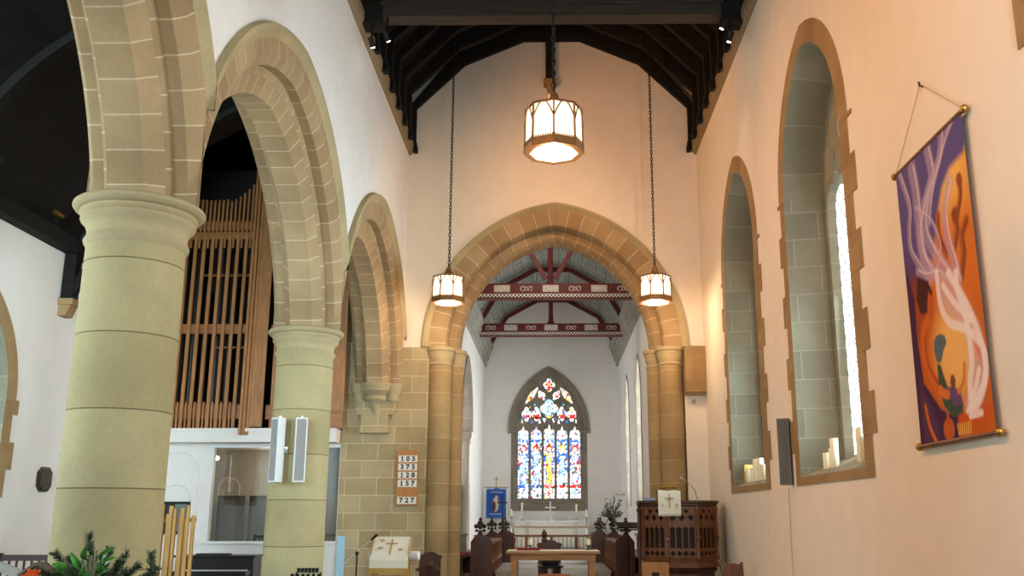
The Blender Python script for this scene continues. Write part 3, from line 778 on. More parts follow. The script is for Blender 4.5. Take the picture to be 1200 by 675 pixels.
# spotlights on the tie beam ends
def spot(x, z, label, aim):
    t = thing('spotlight', label, 'spotlight', (x, 13.3, z), 'black spotlights at the tie beam ends')
    d = Vector(aim).normalized()
    MB().tube([Vector((x, 13.3, z))-d*.08, Vector((x, 13.3, z))+d*.08], .042, 14).build('housing', M['blackm'], t)
    MB().tube([(x, 13.3, z+.02), (x, 13.32, z+.5)], .018, 6).build('stem', M['blackm'], t)
    MB().tube([Vector((x, 13.3, z))+d*.08, Vector((x, 13.3, z))+d*.086], .03, 14).build('lens', M['bulb'], t)
spot(-2.78, 8.70, 'lower black spotlight at left end of the tie beam', (.25, .5, -1)); spot(-2.55, 8.80, 'upper black spotlight at left end of the tie beam', (.4, .5, -1))
spot(2.66, 8.98, 'upper black spotlight at right end of the tie beam', (-.5, .3, -1)); spot(2.75, 8.76, 'lower black spotlight at right end of the tie beam', (-.3, .3, -1))

# aisle roof braces and bracket
def aisle_truss(y, label):
    t = thing('aisle_truss', label, 'roof truss', (AXN, y, 4.9))
    pts = [(a, y, b) for a, b in smooth_pts([(-7.88, 5.9), (-7.35, 6.85), (-6.6, 7.66), (-5.4, 8.42), (-4.15, 9.1)], 5)]
    MB().tube(pts, .07, 4).build('curved_brace', M['aisle_brace'], t)
    MB().box(AXN+.01, AXN+.2, y-.1, y+.1, 5.0, 6.0).build('wall_post', M['black_oak'], t)
    MB().bar((AXN+.12, y, 5.15), (AXN+.85, y, 6.15), .14, .16).build('strut', M['black_oak'], t)
    w = MB().box(AXN+.003, AXN+.24, y-.15, y+.15, 4.92, 5.02); w.prism([(0.003, 4.92), (.2, 4.92), (.13, 4.74), (.003, 4.74)], lambda a, b: (AXN+a, y-.12, b), lambda a, b: (AXN+a, y+.12, b)); w.build('stone_bracket', M['browns'], t)
aisle_truss(15.0, 'dark curved aisle roof truss on stone bracket, left of near pillar')
aisle_truss(11.4, 'faint curved aisle roof truss nearest the picture\'s top left corner')

# ================================================================== PENDANT LANTERNS
def lantern():
    t = thing('pendant_lantern', '', 'pendant lamp', (0,0,0), 'octagonal lit lanterns on chains')
    R, h = .315, .50
    oc = lambda r, z, k: (r*math.cos(PI/8+k*PI/4), r*math.sin(PI/8+k*PI/4), z)
    # z=0 is the bottom rim
    w = MB()
    for (r0, z0, r1, z1) in ((R+.012, -.005, R+.006, .058), (R-.0, .058, R-.0, .095), (R-.015, h-.02, R-.015, h+.005)):
        v = [oc(r0, z0, k) for k in range(8)]+[oc(r1, z1, k) for k in range(8)]+[oc(r0-(.068 if z0 < 0 else .035), z0, k) for k in range(8)]+[oc(r1-.035, z1, k) for k in range(8)]
        fs = []
        for k in range(8):
            j = (k+1) % 8; fs += [(k, j, 8+j, 8+k), (16+j, 16+k, 24+k, 24+j), (j, k, 16+k, 16+j), (8+k, 8+j, 24+j, 24+k)]
        w.add(v, fs)
    for k in range(8):
        w.bar(oc(R, .02, k), oc(R-.012, h, k), .018, .018)
        a, b = Vector(oc(R+.004, 0, k)), Vector(oc(R+.004, 0, (k+1) % 8))
        for sg in (0, 1):                          # gothic glazing arch on each side
            p = [(a if sg == 0 else b)*(1-.5*q)+(b if sg == 0 else a)*(.5*q)+Vector((0, 0, h*(.60+.38*math.sin(q*PI/2)))) for q in (0, .15, .35, .6, .8, 1)]
            w.tube(p, .009, 5)
        for q in range(9):
            c = a.lerp(b, (q+.5)/9); w.box(c.x-.006, c.x+.006, c.y-.006, c.y+.006, .095, .110)
    w.build('frame', M['bronze'], t)
    for k in range(8):
        g = MB(); j = (k+1) % 8; g.add([oc(R-.012, .05, k), oc(R-.012, .05, j), oc(R-.022, h-.01, j), oc(R-.022, h-.01, k), oc(R-.020, .05, k), oc(R-.020, .05, j), oc(R-.03, h-.01, j), oc(R-.03, h-.01, k)], [(0,1,2,3),(7,6,5,4),(0,4,5,1),(3,2,6,7)]); g.build('glass_panel', M['lamp'], t)
    g = MB(); g.add([oc(R-.05, -.003, k) for k in range(8)]+[oc(R-.05, .008, k) for k in range(8)], [tuple(range(8))[::-1], tuple(range(8, 16))]); g.build('bottom_glass', M['lampb'], t)
    w = MB(); w.lathe([(R-.005, h), (R-.10, h+.035), (.085, h+.075), (.07, h+.10), (.05, h+.17), (.035, h+.20), (0, h+.205)], n=8, a0=PI/8, a1=2*PI+PI/8, smooth=False); w.build('cap', M['bronze'], t)
    return t
def chain(t, z0, z1, r=.016):
    w = MB(); z = z0; k = 0; L = .085
    while z < z1:
        c = Vector((0, 0, z)); u = Vector((1, 0, 0)) if k % 2 else Vector((0, 1, 0))
        pts = [c+u*(.020*math.cos(a))+Vector((0, 0, .046*math.sin(a))) for a in [2*PI*q/10 for q in range(10)]]
        w.tube(pts, .0075, 5, closed=True); z += L*.82; k += 1
    w.tube([(0.012, 0.012, z0), (.012, .012, z1)], .006, 5)
    w.build('chain', M['blackm'], t)
L0 = lantern()
LP = [(.02, 9.5, 5.36, 'large octagonal lit lantern hanging nearest, top centre of the nave'), (-1.97, 17.45, 5.50, 'lit octagonal lantern on a long chain at left of the chancel arch'), (1.945, 17.45, 5.50, 'lit octagonal lantern on a long chain at right of the chancel arch')]
LT = [L0, dup(L0), dup(L0)]
for t, (x, y, z, lab) in zip(LT, LP):
    t['label'] = lab
    chain(t, .72, (11.75 if abs(x) < 1 else 10.98)-z); t.location = (x, y, z); t.rotation_euler = (0, 0, PI/8 if abs(x) < 1 else 0)

# ================================================================== ORGAN
OY = 18.4
w = MB().box(AXN, -4.165, OY-.12, D-.003, 2.97, 3.23); w.box(AXN, -4.165, OY-.15, OY-.12, 3.17, 3.23)
struct(w.build('trim_6', M['plaster']))
t = thing('pipe_organ', 'tall orange oak organ case with vertical slats and dark pipes behind', 'organ', (-6.2, OY, 3.23))
def organ_top(x):
    if x < -6.59: return 7.86+.10*((x+6.9)/.6)**2
    return 7.83+.64*((x+6.59)/.69)**1.6
for k in range(11):
    x = -6.17-.1705*k
    MB().box(x-.032, x+.032, OY-.10, OY-.045, 3.23, 7.14).build('slat', M['organ'], t)
    MB().box(x-.103, x-.069, OY-.09, OY-.045, 3.20, 3.74).build('short_slat', M['organ'], t)
for k in range(23):
    x = -6.02-.0853*k
    if x > -7.98: MB().box(x-.020, x+.020, OY-.08, OY-.035, 6.85 if k % 2 else 7.14, organ_top(x)).build('crown_slat', M['organ'], t)
for z0, z1, d in ((3.42, 3.70, 0), (5.10, 5.29, .0), (7.03, 7.18, -.05), (7.24, 7.42, 0)):
    MB().box(-7.99, -5.96, OY-.04+d, OY+.02, z0, z1).build('rail', M['organ2'], t)
for k, dx in enumerate((-.08, -.02, .045)):
    MB().box(-5.92+dx-.026, -5.92+dx+.026, OY-.2+.03*k, OY-.05, 3.10, 8.47).build('corner_post', M['organ'], t)
MB().box(-5.86, -5.61, OY-.12, OY-.08, 3.26, 8.2).build('side_panel', M['organ'], t)
for k in range(6):
    x = -5.48+.162*k
    MB().box(x-.028, x+.028, OY+.02, OY+.08, 3.23, 7.6).build('slat', M['organ'], t)
    MB().box(x+.064, x+.097, OY+.03, OY+.08, 3.23, 3.85).build('short_slat', M['organ'], t)
for z0, z1 in ((3.42, 3.70), (5.10, 5.29), (6.95, 7.15)): MB().box(-5.6, -4.6, OY+.06, OY+.12, z0, z1).build('rail', M['organ2'], t)
MB().box(-4.65, -4.06, OY-.05, OY+.0, 3.23, 7.5).build('end_panel', M['organ'], t)
MB().box(-4.65, -4.06, OY-.08, OY-.05, 3.25, 3.58).build('rail', M['organ2'], t)
dk = plain('dark_pipe_metal', (.022, .017, .013), .35, .6, noise=.2)
for k in range(15):
    x = -7.8+.245*k; r = .085; zt = 5.8+1.5*abs(math.sin(k*1.1)) if x < -5.8 else 5.7+.8*abs(math.sin(k))
    MB().lathe([(.03, 3.26), (r, 3.85), (r, zt)], (x, OY+.5, 0), 12).build('pipe', dk, t)
MB().box(-7.98, -4.16, OY+1.0, OY+1.06, 3.26, 8.9).build('dark_shade_board', plain('organ_painted_shade', (.012, .009, .007), .9, noise=0), t)  # near-black sheet that paints the shade behind the slats
MB().box(-7.2, -6.0, OY+.3, OY+.34, 6.35, 6.4).box(-6.8, -5.97, OY+.3, OY+.34, 4.86, 4.90).build('stay_bar', M['organ2'], t)

# ================================================================== AISLE END: screen, vestry things, blind arches
t = bpy.data.objects.new('window_7', None); COL.objects.link(t); t.location = ((GX0+GX1)/2, D, GZ0); struct(t)
w = MB()
w.box(GX0, GX1, D-.03, D+.1, GZ1-.05, GZ1+.0).box(GX0, GX0+.05, D-.02, D+.1, GZ0, GZ1).box(GX1-.012, GX1, D-.002, D+.1, GZ0, GZ1).box(GX0-.05, GX1, D-.06, D+.1, GZ0-.03, GZ0+.02)
w.build('frame', M['white'], t)
MB().box(GX0+.05, GX1-.012, D+.04, D+.05, GZ0+.02, GZ1-.05).build('pane', M['screen'], t)
def blind_arch(x0, x1, ztop, zb, y, label):
    r = (x1-x0)/2; c = (x0+x1)/2
    pts = [(x0, y, zb), (x0, y, ztop-r)]+[(c-r*math.cos(PI*k/14), y, ztop-r+r*math.sin(PI*k/14)) for k in range(1, 14)]+[(x1, y, ztop-r), (x1, y, zb)]
    tag(MB().tube(pts, .022, 6).build('blind_arch', M['plaster'], None), label, 'moulding')
blind_arch(-7.72, -6.86, 2.80, .4, D-.003, 'outer white raised round arch moulding on aisle end wall')
blind_arch(-7.62, -6.98, 2.18, .4, D-.003, 'inner smaller white raised arch moulding above the dark framed picture')
blind_arch(-7.50, -7.02, 2.42, .4, 21.597, 'raised round arch moulding seen through the vestry screen')
t = thing('wall_light_fitting', 'small tan cylinder fitting on the dark aisle wall plate', 'light fitting', (AXN+.3, 14.1, 6.1))
MB().tube([(AXN+.26, 13.98, 6.2), (AXN+.26, 14.2, 6.2)], .04, 12).build('lamp_body', M['brass'], t); MB().box(AXN+.2, AXN+.24, 14.05, 14.12, 6.02, 6.22).build('bracket', M['blackm'], t)
t = thing('framed_picture', 'dark framed picture on white wall behind the pale wooden boards', 'picture', (-7.3, D, 1.45))
MB().box(-7.60, -7.0, D-.05, D-.002, 1.25, 1.86).build('frame', M['black'], t)
MB().box(-7.55, -7.3, D-.055, D-.05, 1.30, 1.81).build('left_leaf', M['dark_glass'], t)
MB().box(-7.28, -7.05, D-.055, D-.05, 1.30, 1.81).build('right_leaf', plain('grey_green_print', srgb(104, 118, 112), .5, noise=.2, scale=6), t)
def cabinet(x0, x1, zt, label, y=21.1):
    t = thing('display_cabinet', label, 'cabinet', ((x0+x1)/2, y, 0))
    MB().box(x0, x1, y, y+.4, 0, .1).box(x0, x1, y, y+.4, zt-.08, zt).box(x0, x0+.06, y, y+.4, .1, zt-.08).box(x1-.06, x1, y, y+.4, .1, zt-.08).box(x0, x1, y+.36, y+.4, .1, zt-.08).build('case', M['black'], t)
    MB().box(x0+.06, x1-.06, y+.02, y+.03, .1, zt-.08).build('glass_door', M['cab_glass'], t)
    for z in (.6, 1.1, 1.55): MB().box(x0+.06, x1-.06, y+.05, y+.34, z, z+.02).build('shelf', M['blackm'], t)
cabinet(-7.32, -6.84, 2.02, 'narrow dark glass cabinet at left behind the vestry screen')
cabinet(-6.62, -5.80, 2.02, 'wide dark glass cabinet behind vestry screen, just left of far pillar')
cabinet(-5.15, -4.55, 1.92, 'dark glass cabinet seen right of the far pillar behind the screen')
t = thing('hanging_bulb', 'small bright bulb hanging behind the vestry screen\'s left edge', 'lamp', (-7.0, 19.95, 2.75))
MB().ball((-7.0, 19.95, 2.76), .045).build('bulb', M['bulb'], t); MB().tube([(-7.0, 19.95, 2.80), (-7.0, 19.95, 3.0)], .008, 6).build('flex', M['blackm'], t)
# piano
t = thing('upright_piano', 'black upright piano below the vestry screen', 'piano', (-6.1, 17.9, 0))
MB().box(-6.82, -5.42, 17.75, 18.25, .12, .86).build('case', M['black'], t, .008)
MB().box(-6.86, -5.38, 17.70, 18.28, .86, .90).build('lid', M['black'], t, .006)
MB().box(-6.80, -5.44, 17.40, 17.76, .56, .64).build('key_bed', M['black'], t)
w = MB()
for k in range(40): w.box(-6.76+.0325*k, -6.76+.0325*k+.030, 17.43, 17.6, .64, .655)
w.build('keyboard', M['white'], t)
for x in (-6.78, -5.46): MB().box(x-.04, x+.04, 17.42, 17.5, 0, .56).build('leg', M['black'], t)
MB().box(-6.84, -5.40, 17.72, 18.26, 0, .12).build('plinth', M['black'], t)
tag(MB().box(-6.5, -5.9, 17.8, 18.0, .903, .925).build('music_folder', M['blackm']), 'thin black folder lying on the piano lid', 'folder')
# board screen
t = thing('board_screen', 'folding screen of yellow oak boards of uneven height, beside near pillar', 'screen', (-5.7, 14.5, 0))
hs = [1.60, 1.56, 1.70, 1.57, 1.58, 1.76, 1.60, 1.62, 1.74, 1.56, 1.70, 1.58, 1.71, 1.55, 1.75, 1.60]
for k, h in enumerate(hs):
    x = -6.08+.047*k; dy = [0, .03, -.07, .04, -.03, .02, -.06, .03][k % 8]; b = [.026, .023, .017, .023][k % 4]
    MB().box(x-b, x+b, 14.46+dy, 14.51+dy, 0, h).build('board', M['pale_oak'], t)
for z in (.3, 1.50): MB().box(-6.10, -5.34, 14.52, 14.56, z, z+.06).build('rail', M['pale_oak'], t)
# blue panel
t = thing('blue_board', 'narrow pale blue upright board beside the stone pier', 'board', (-3.67, 17.0, 0))
MB().box(-3.755, -3.615, 16.98, 17.02, .03, 1.25).build('panel', M['bluepanel'], t); MB().box(-3.85, -3.5, 16.85, 17.15, 0, .03).build('foot', M['blackm'], t)
# plaque
w = MB(); w.prism([(15.06+.20*a, 2.15+.19*b) for a, b in ((-.5,-1),(.5,-1),(1,-.55),(1,.55),(.5,1),(-.5,1),(-1,.55),(-1,-.55))], lambda a, b: (AXN+.004, a, b), lambda a, b: (AXN+.04, a, b))
w.prism([(15.06+.16*a, 2.15+.155*b) for a, b in ((-.5,-1),(.5,-1),(1,-.55),(1,.55),(.5,1),(-.5,1),(-1,.55),(-1,-.55))], lambda a, b: (AXN+.04, a, b), lambda a, b: (AXN+.05, a, b), mi=1)
tag(w.build('wall_plaque', [M['black'], M['plaque']]), 'dark octagonal plaque on the white aisle wall', 'plaque')

# ================================================================== HYMN BOARD
t = thing('hymn_board', 'oak hymn board with five rows of white numbers on the stone pier', 'hymn board', (-2.815, D-.03, 1.79))
yb = D-.035
MB().box(-3.03, -2.60, yb-.03, yb, 1.79, 2.83).build('board', wood('golden_board_oak', srgb(178, 118, 58), srgb(196, 136, 72), (20, 20, 2), .5), t, .004)
MB().lathe([(.018, 0), (.018, .03), (0, .03)], (-2.8, yb-.015, 2.83), 10).build('hook', M['brass'], t)
def digits(txt, cx, cz, size, y, parent, mat):
    mb = MB()
    for k, chh in enumerate(txt):
        cu = bpy.data.curves.new('tmp_text', 'FONT'); cu.body = chh; cu.size = size; cu.align_x = 'CENTER'; cu.align_y = 'CENTER'; cu.offset = size*.035; cu.extrude = .001
        ob = bpy.data.objects.new('tmp_text', cu); COL.objects.link(ob)
        dg = bpy.context.evaluated_depsgraph_get(); dg.update()
        me = bpy.data.meshes.new_from_object(ob.evaluated_get(dg)); x = cx+(k-1)*size*.86
        mb.add([(x+v.co.x, y-v.co.z, cz+v.co.y) for v in me.vertices], [tuple(p.vertices) for p in me.polygons])
        if chh == '1': mb.box(x-size*.22, x+size*.24, y-.001, y+.001, cz-size*.36, cz-size*.28).prism([(x-size*.2, cz+size*.2), (x+size*.05, cz+size*.36), (x+size*.05, cz+size*.26), (x-size*.2, cz+size*.12)], lambda a, b: (a, y-.001, b), lambda a, b: (a, y+.001, b))
        if chh == '7': mb.box(x-size*.24, x-size*.14, y-.001, y+.001, cz+size*.12, cz+size*.30)
        bpy.data.objects.remove(ob); bpy.data.curves.remove(cu); bpy.data.meshes.remove(me)
    return mb.build('number', mat, parent)
for txt, ya, ybm in (('105', 422, 445), ('375', 450, 473), ('128', 478, 500), ('157', 505, 529), ('727', 562, 586)):
    z1, z0 = 2.83-(ya-405)/185*1.04, 2.83-(ybm-405)/185*1.04
    c = MB().box(-2.995, -2.630, yb-.036, yb-.03, z0, z1).build('number_card', M['card'], t)
    digits(txt, -2.812, (z0+z1)/2, .128, yb-.038, c, M['ink'])

# ================================================================== SPEAKERS
def speaker(x, y, z0, z1, rot, label, side=M['white'], face=M['grey'], w_=.155, d_=.12):
    t = thing('column_speaker', label, 'speaker', (x, y, z0)); h = z1-z0; 
    MB().box(x-w_/2, x+w_/2, y-d_/2, y+d_/2, z0, z1).build('cabinet', side, t, .006)
    MB().box(x-w_/2+.018, x+w_/2-.018, y-d_/2-.006, y-d_/2, z0+.02, z1-.02).build('grille', face, t)
    MB().box(x-.02, x+.02, y+d_/2, y+d_/2+.1, z0+h*.45, z0+h*.55).box(x-.012, x+.012, y+.0, y+.03, z1, z1+.025).build('bracket', M['chrome'], t)
    t.rotation_euler = (0, 0, rot)
speaker(-3.635, 12.60, 2.02, 2.86, -.62, 'white column speaker turned left, left one on the far round pillar')
speaker(-3.335, 12.62, 2.02, 2.86, .30, 'white column speaker, right one on the far round pillar')
speaker(2.935, 12.18, 1.97, 2.80, -.35, 'grey column speaker on plaster between the two tall windows', M['steel'], plain('dark_grey_grille', srgb(96, 92, 84), .7, noise=.05), .15, .10)
t = thing('wall_socket', 'small white socket box low on right wall beside the pulpit', 'socket', (XR, 17.45, .68))
MB().box(XR-.06, XR-.003, 17.36, 17.52, .66, .76).build('box', M['white'], t); MB().box(XR-.066, XR-.06, 17.41, 17.47, .69, .73).build('plate', M['grey'], t)
tag(MB().tube([(XR-.012, 12.4, 1.93), (XR-.012, 12.42, 1.2), (XR-.012, 12.41, .05)], .007, 6).build('speaker_cable', M['cream']), 'thin cream cable running down the wall below the grey speaker', 'cable')

# ================================================================== PAINTED BANNER
def polyd(U, V, pts, asp):
    d = np.full(U.shape, 9.)
    for (a, b), (c, e) in zip(pts[:-1], pts[1:]):
        px, py = a, b*asp; qx, qy = c-a, (e-b)*asp; L2 = qx*qx+qy*qy+1e-9
        s = np.clip(((U-px)*qx+(V*asp-py)*qy)/L2, 0, 1); d = np.minimum(d, np.hypot(U-px-s*qx, V*asp-py-s*qy))
    return d
def inpoly(U, V, pts):
    ins = np.zeros(U.shape, bool); n = len(pts)
    for i in range(n):
        x0, y0 = pts[i]; x1, y1 = pts[(i+1) % n]
        if y0 == y1: continue
        c = ((V >= min(y0, y1)) & (V < max(y0, y1))); ins ^= c & (U < x0+(V-y0)*(x1-x0)/(y1-y0))
    return ins
def grid_paint(name, f, nu, nv, col, parent, mat):
    g = MB(); vs = [f(i/(nu-1), j/(nv-1)) for j in range(nv) for i in range(nu)]
    g.add(vs, [(j*nu+i, j*nu+i+1, (j+1)*nu+i+1, (j+1)*nu+i) for j in range(nv-1) for i in range(nu-1)], smooth=True)
    o = g.build(name, mat, parent); ca = o.data.color_attributes.new('paint', 'FLOAT_COLOR', 'POINT')
    ca.data.foreach_set('color', np.concatenate([col.reshape(-1, 3), np.ones((nu*nv, 1))], 1).astype(np.float32).ravel())
    return o
def banner():
    asp = 1.73; nu, nv = 190, 330
    U, V = np.meshgrid(np.linspace(0, 1, nu), np.linspace(0, 1, nv)); rng = np.random.default_rng(3)
    C = lambda r, g, b: np.array(srgb(r, g, b))
    def lerp(a, b, t): return a*(1-t[..., None])+b*t[..., None]
    sm = lambda x, a, b: np.clip((x-a)/(b-a), 0, 1)**2*(3-2*np.clip((x-a)/(b-a), 0, 1))
    purple, deep = C(96, 84, 138), C(58, 40, 72)
    col = lerp(np.ones(U.shape+(3,))*C(92, 52, 84), purple, sm(V, .5, .75))
    edge = [(1.05, .90), (.964, .886), (.775, .875), (.646, .831), (.551, .759), (.493, .696), (.428, .634), (.30, .56), (.12, .50), (.05, .3), (.08, -.02), (1.05, -.02)]
    m = inpoly(U, V, edge)
    warm = lerp(lerp(np.ones(U.shape+(3,))*C(196, 96, 32), C(214, 116, 44), sm(V, .30, .55)), C(240, 186, 96), sm(V, .62, .84))
    warm = lerp(warm, C(206, 112, 48), sm(np.abs(U-.95), .0, .0+1e-6)*0+sm(U, .86, 1.0)*.35)
    dm = polyd(U, V, edge[1:8], asp); t = np.where(m, sm(dm, 0, .06), 0); col = lerp(col, warm, t)
    r = np.hypot((U-.60)/.33, (V-.28)/.19); col = lerp(col, C(238, 184, 104), np.where(m, sm(1.25-r, 0, .9), 0))
    r = np.hypot((U-.12)/.3, (V-.47)/.13); col = lerp(col, C(146, 66, 34), sm(1.1-r, 0, .5)*.8)
    def poly(p, c, soft=.012, a=1.0):
        nonlocal col
        ins = inpoly(U, V, p); d = polyd(U, V, p+[p[0]], asp); col = lerp(col, c, np.where(ins, a*np.clip(d/soft, 0, 1), 0))
    def stroke(p, c, w, a=1.0, speck=0.0, taper=True):
        nonlocal col
        q = smooth_pts(p); d = polyd(U, V, q, asp); t = np.clip((w-d)/(w*.45), 0, 1)*a
        if speck: t = t*np.clip(1-speck+speck*2*rng.random(U.shape)*(.4+.6*(np.sin(d/w*5)*.5+.5)), 0, 1)
        col = lerp(col, c, t)
    poly([(0, .62), (.049, .616), (.12, .507), (.10, .389), (.14, .213), (.355, .11), (.621, .068), (.58, -.01), (0, -.01)], C(70, 42, 74), .02)
    poly([(.06, .35), (.12, .2), (.32, .07), (.3, -.01), (.02, -.01)], C(96, 60, 88), .05, .7)
    stroke([(.12, .13), (.16, .06), (.24, .0)], C(206, 104, 40), .022)
    stroke([(.28, .414), (.19, .38), (.20, .27), (.34, .179), (.43, .150)], C(204, 104, 44), .05); stroke([(.21, .36), (.22, .27), (.35, .185)], C(150, 66, 30), .014, .8)
    poly([(.184, .596), (.333, .556), (.389, .502), (.341, .436), (.182, .442), (.131, .5)], C(74, 38, 34), .012)
    poly([(.325, .515), (.385, .481), (.36, .455), (.345, .432), (.27, .43), (.29, .47)], C(190, 92, 42), .01)
    poly([(.329, .335), (.37, .352), (.44, .354), (.50, .339), (.515, .311), (.46, .288), (.426, .262), (.39, .25), (.345, .262), (.322, .295)], C(92, 108, 116), .012)
    poly([(.345, .262), (.405, .25), (.43, .215), (.47, .175), (.654, .107), (.63, .06), (.5, .07), (.391, .107), (.34, .18)], C(66, 84, 70), .012)
    poly([(.44, .165), (.52, .175), (.638, .149), (.651, .099), (.521, .10)], C(104, 74, 116), .015)
    stroke([(.714, .224), (.68, .171), (.60, .145)], C(206, 128, 66), .02); stroke([(.36, .17), (.41, .153), (.46, .147)], C(214, 118, 54), .035)
    poly([(.50, .18), (.52, .205), (.56, .208), (.585, .185), (.57, .155), (.53, .15)], C(122, 72, 62), .01)
    for p, w in (([(.89, .80), (.885, .747), (.83, .70)], .035), ([(.787, .70), (.802, .651), (.749, .60)], .04), ([(.92, .655), (.849, .617), (.851, .566), (.80, .50)], .045), ([(.568, .737), (.557, .667), (.63, .595)], .04)):
        stroke(p, C(170, 92, 50), w); stroke([(a+.012, b) for a, b in p], C(120, 62, 40), w*.35, .8)
    stroke([(.888, .80), (.892, .79)], C(150, 80, 50), .045); stroke([(.79, .70), (.80, .69)], C(140, 76, 46), .055)
    white, pinkw = C(226, 206, 206), C(214, 172, 176)
    S = [([(.065, .987), (.17, .848), (.131, .76), (.137, .682), (.32, .569)], .035), ([(.261, .97), (.293, .875), (.29, .777), (.30, .65), (.395, .557)], .07), ([(.518, .984), (.54, .875), (.40, .789), (.379, .707), (.525, .592), (.701, .495)], .06),
         ([(.729, 1.0), (.664, .918), (.457, .842), (.31, .757), (.296, .656), (.435, .561)], .045), ([(.876, 1.004), (.757, .961), (.622, .891), (.508, .822), (.431, .735)], .035), ([(.767, .815), (.672, .736), (.667, .648), (.725, .552), (.75, .488)], .055), ([(.263, .823), (.471, .737), (.56, .631), (.45, .549)], .02), ([(.20, .60), (.33, .57), (.47, .56), (.6, .52)], .04)]
    for p, w in S:
        stroke(p, C(184, 158, 184), w*1.1, .68, .6); stroke([(a+w*.45, b) for a, b in p], white, w*.26, .7, .5)
    fl = [(.666, .058), (.654, .107), (.741, .157), (.769, .26), (.74, .333), (.60, .385), (.50, .43), (.447, .503), (.42, .56), (.71, .53), (.814, .444), (.957, .328), (1.0, .236), (.983, .161), (.901, .09), (.761, .052)]
    poly(fl, C(212, 176, 176), .02, .62)
    poly([(.796, .323), (.926, .292), (.948, .234), (.905, .207), (.84, .261)], C(222, 120, 96), .03, .7)
    for p, w in (([(.469, .554), (.48, .445), (.577, .373), (.796, .323), (.954, .25), (.948, .164), (.827, .095), (.716, .059)], .035), ([(.626, .53), (.776, .432), (.894, .328), (.959, .226), (.909, .144), (.70, .072)], .035), ([(.726, .515), (.722, .465), (.793, .356), (.806, .232), (.757, .156), (.74, .061)], .04), ([(.70, .07), (.80, .13), (.88, .19)], .03), ([(.54, .50), (.66, .43), (.85, .35)], .03)):
        stroke(p, C(238, 222, 218), w, .95, .25)
    stroke([(.60, .052), (.80, .046), (.98, .066)], C(200, 90, 36), .05); stroke([(.72, .062), (.86, .064)], C(236, 214, 206), .025)
    poly([(.54, .044), (.735, .040), (.70, .0), (.554, .0)], C(190, 108, 40), .008)
    for k in range(7): stroke([(.55+.028*k, .045), (.56+.024*k, .012)], C(236, 186, 92), .007)
    r = np.hypot((U-.43)/.075, (V-.035)/.036); col = lerp(col, C(192, 96, 42), sm(1.15-r, 0, .3)); stroke([(.43, .06), (.43, .085)], C(180, 90, 42), .022)
    col *= (1+.10*(rng.random(U.shape)-.5))[..., None]
    t = thing('painted_banner', 'tall purple and orange painted banner with white swirling smoke on right wall', 'banner', (XR-.05, 7.1, 2.15))
    grid_paint('canvas', lambda u, v: (XR-.045+.008*math.sin(v*5)*(.4-u*.3), 7.77-1.335*u, 2.147+2.31*v), nu, nv, col, t, M['paint'])
    MB().box(XR-.032, XR-.026, 6.50, 7.70, 2.16, 4.45).build('backing', M['twig'], t)
    for z in (2.14, 4.46):
        r_ = MB().tube([(XR-.04, 6.40, z), (XR-.04, 7.81, z)], .018, 10).build('dowel', M['mid_wood'], t)
        for y in (6.39, 7.82): MB().ball((XR-.04, y, z), .032).build('finial', M['brass'], r_)
    MB().tube([(XR-.035, 7.80, 4.47), (XR-.025, 7.14, 5.01), (XR-.035, 6.41, 4.47)], .0045, 5).build('hanging_cord', M['string'], t)
    tag(MB().tube([(XR-.0, 7.14, 4.99), (XR-.03, 7.14, 5.0), (XR-.035, 7.14, 5.03)], .010, 6).build('picture_hook', M['blackm']), 'small dark hook in the wall above the painted banner', 'hook')
banner()

# ================================================================== CANDLES ON SILLS
def candle(x, y, z, r, h, label, grp, wick=True):
    t = thing('pillar_candle', label, 'candle', (x, y, z), grp)
    MB().lathe([(r*.97, 0), (r, .006), (r, h-.008), (r*.9, h), (r*.5, h-.006), (0, h-.006)], (x, y, z), 20, cap=False).build('wax', M['wax'], t)
    MB().tube([(x, y, z+h-.006), (x+.002, y, z+h+.014)], .0022, 5).build('wick', M['ink'], t)
cz = 2.125
for y, x, h, l in ((11.32, 3.22, .19, 'short ivory candle, leftmost on the sill of the larger window'), (11.08, 3.24, .34, 'tall ivory candle in the left trio on larger window sill'), (10.86, 3.16, .21, 'medium ivory candle, rightmost of the left trio on larger sill'), (9.82, 3.15, .35, 'tall ivory candle near right end of larger window sill'), (9.66, 3.10, .24, 'shorter ivory candle at the far right of larger window sill')):
    candle(x, y, cz, .048, h, l, 'candles on the larger window sill')
for y, x, h, l in ((15.75, 3.2, .20, 'shortest left candle beside gold frame on narrow window sill'), (15.42, 3.2, .22, 'second candle from the gold frame on narrow window sill'), (15.08, 3.18, .34, 'tall third candle from the gold frame on narrow window sill'), (14.75, 3.17, .34, 'tall fourth candle from the gold frame on narrow window sill'), (14.5, 3.16, .23, 'last short candle at right end of narrow window sill')):
    candle(x, y, 2.115, .055, h, l, 'candles on the narrow window sill')
t = thing('icon_frame', 'gold framed icon leaning at left end of narrow window sill', 'picture', (3.32, 16.0, 2.095))
MB().obox((3.33, 15.9, 2.25), (.40, .03, .32), (.12, 0, .25)).build('frame', M['gold'], t); MB().obox((3.325, 15.882, 2.25), (.32, .01, .24), (.12, 0, .25)).build('icon', plain('brown_icon', srgb(176, 128, 60), .5, noise=.4, scale=12), t)

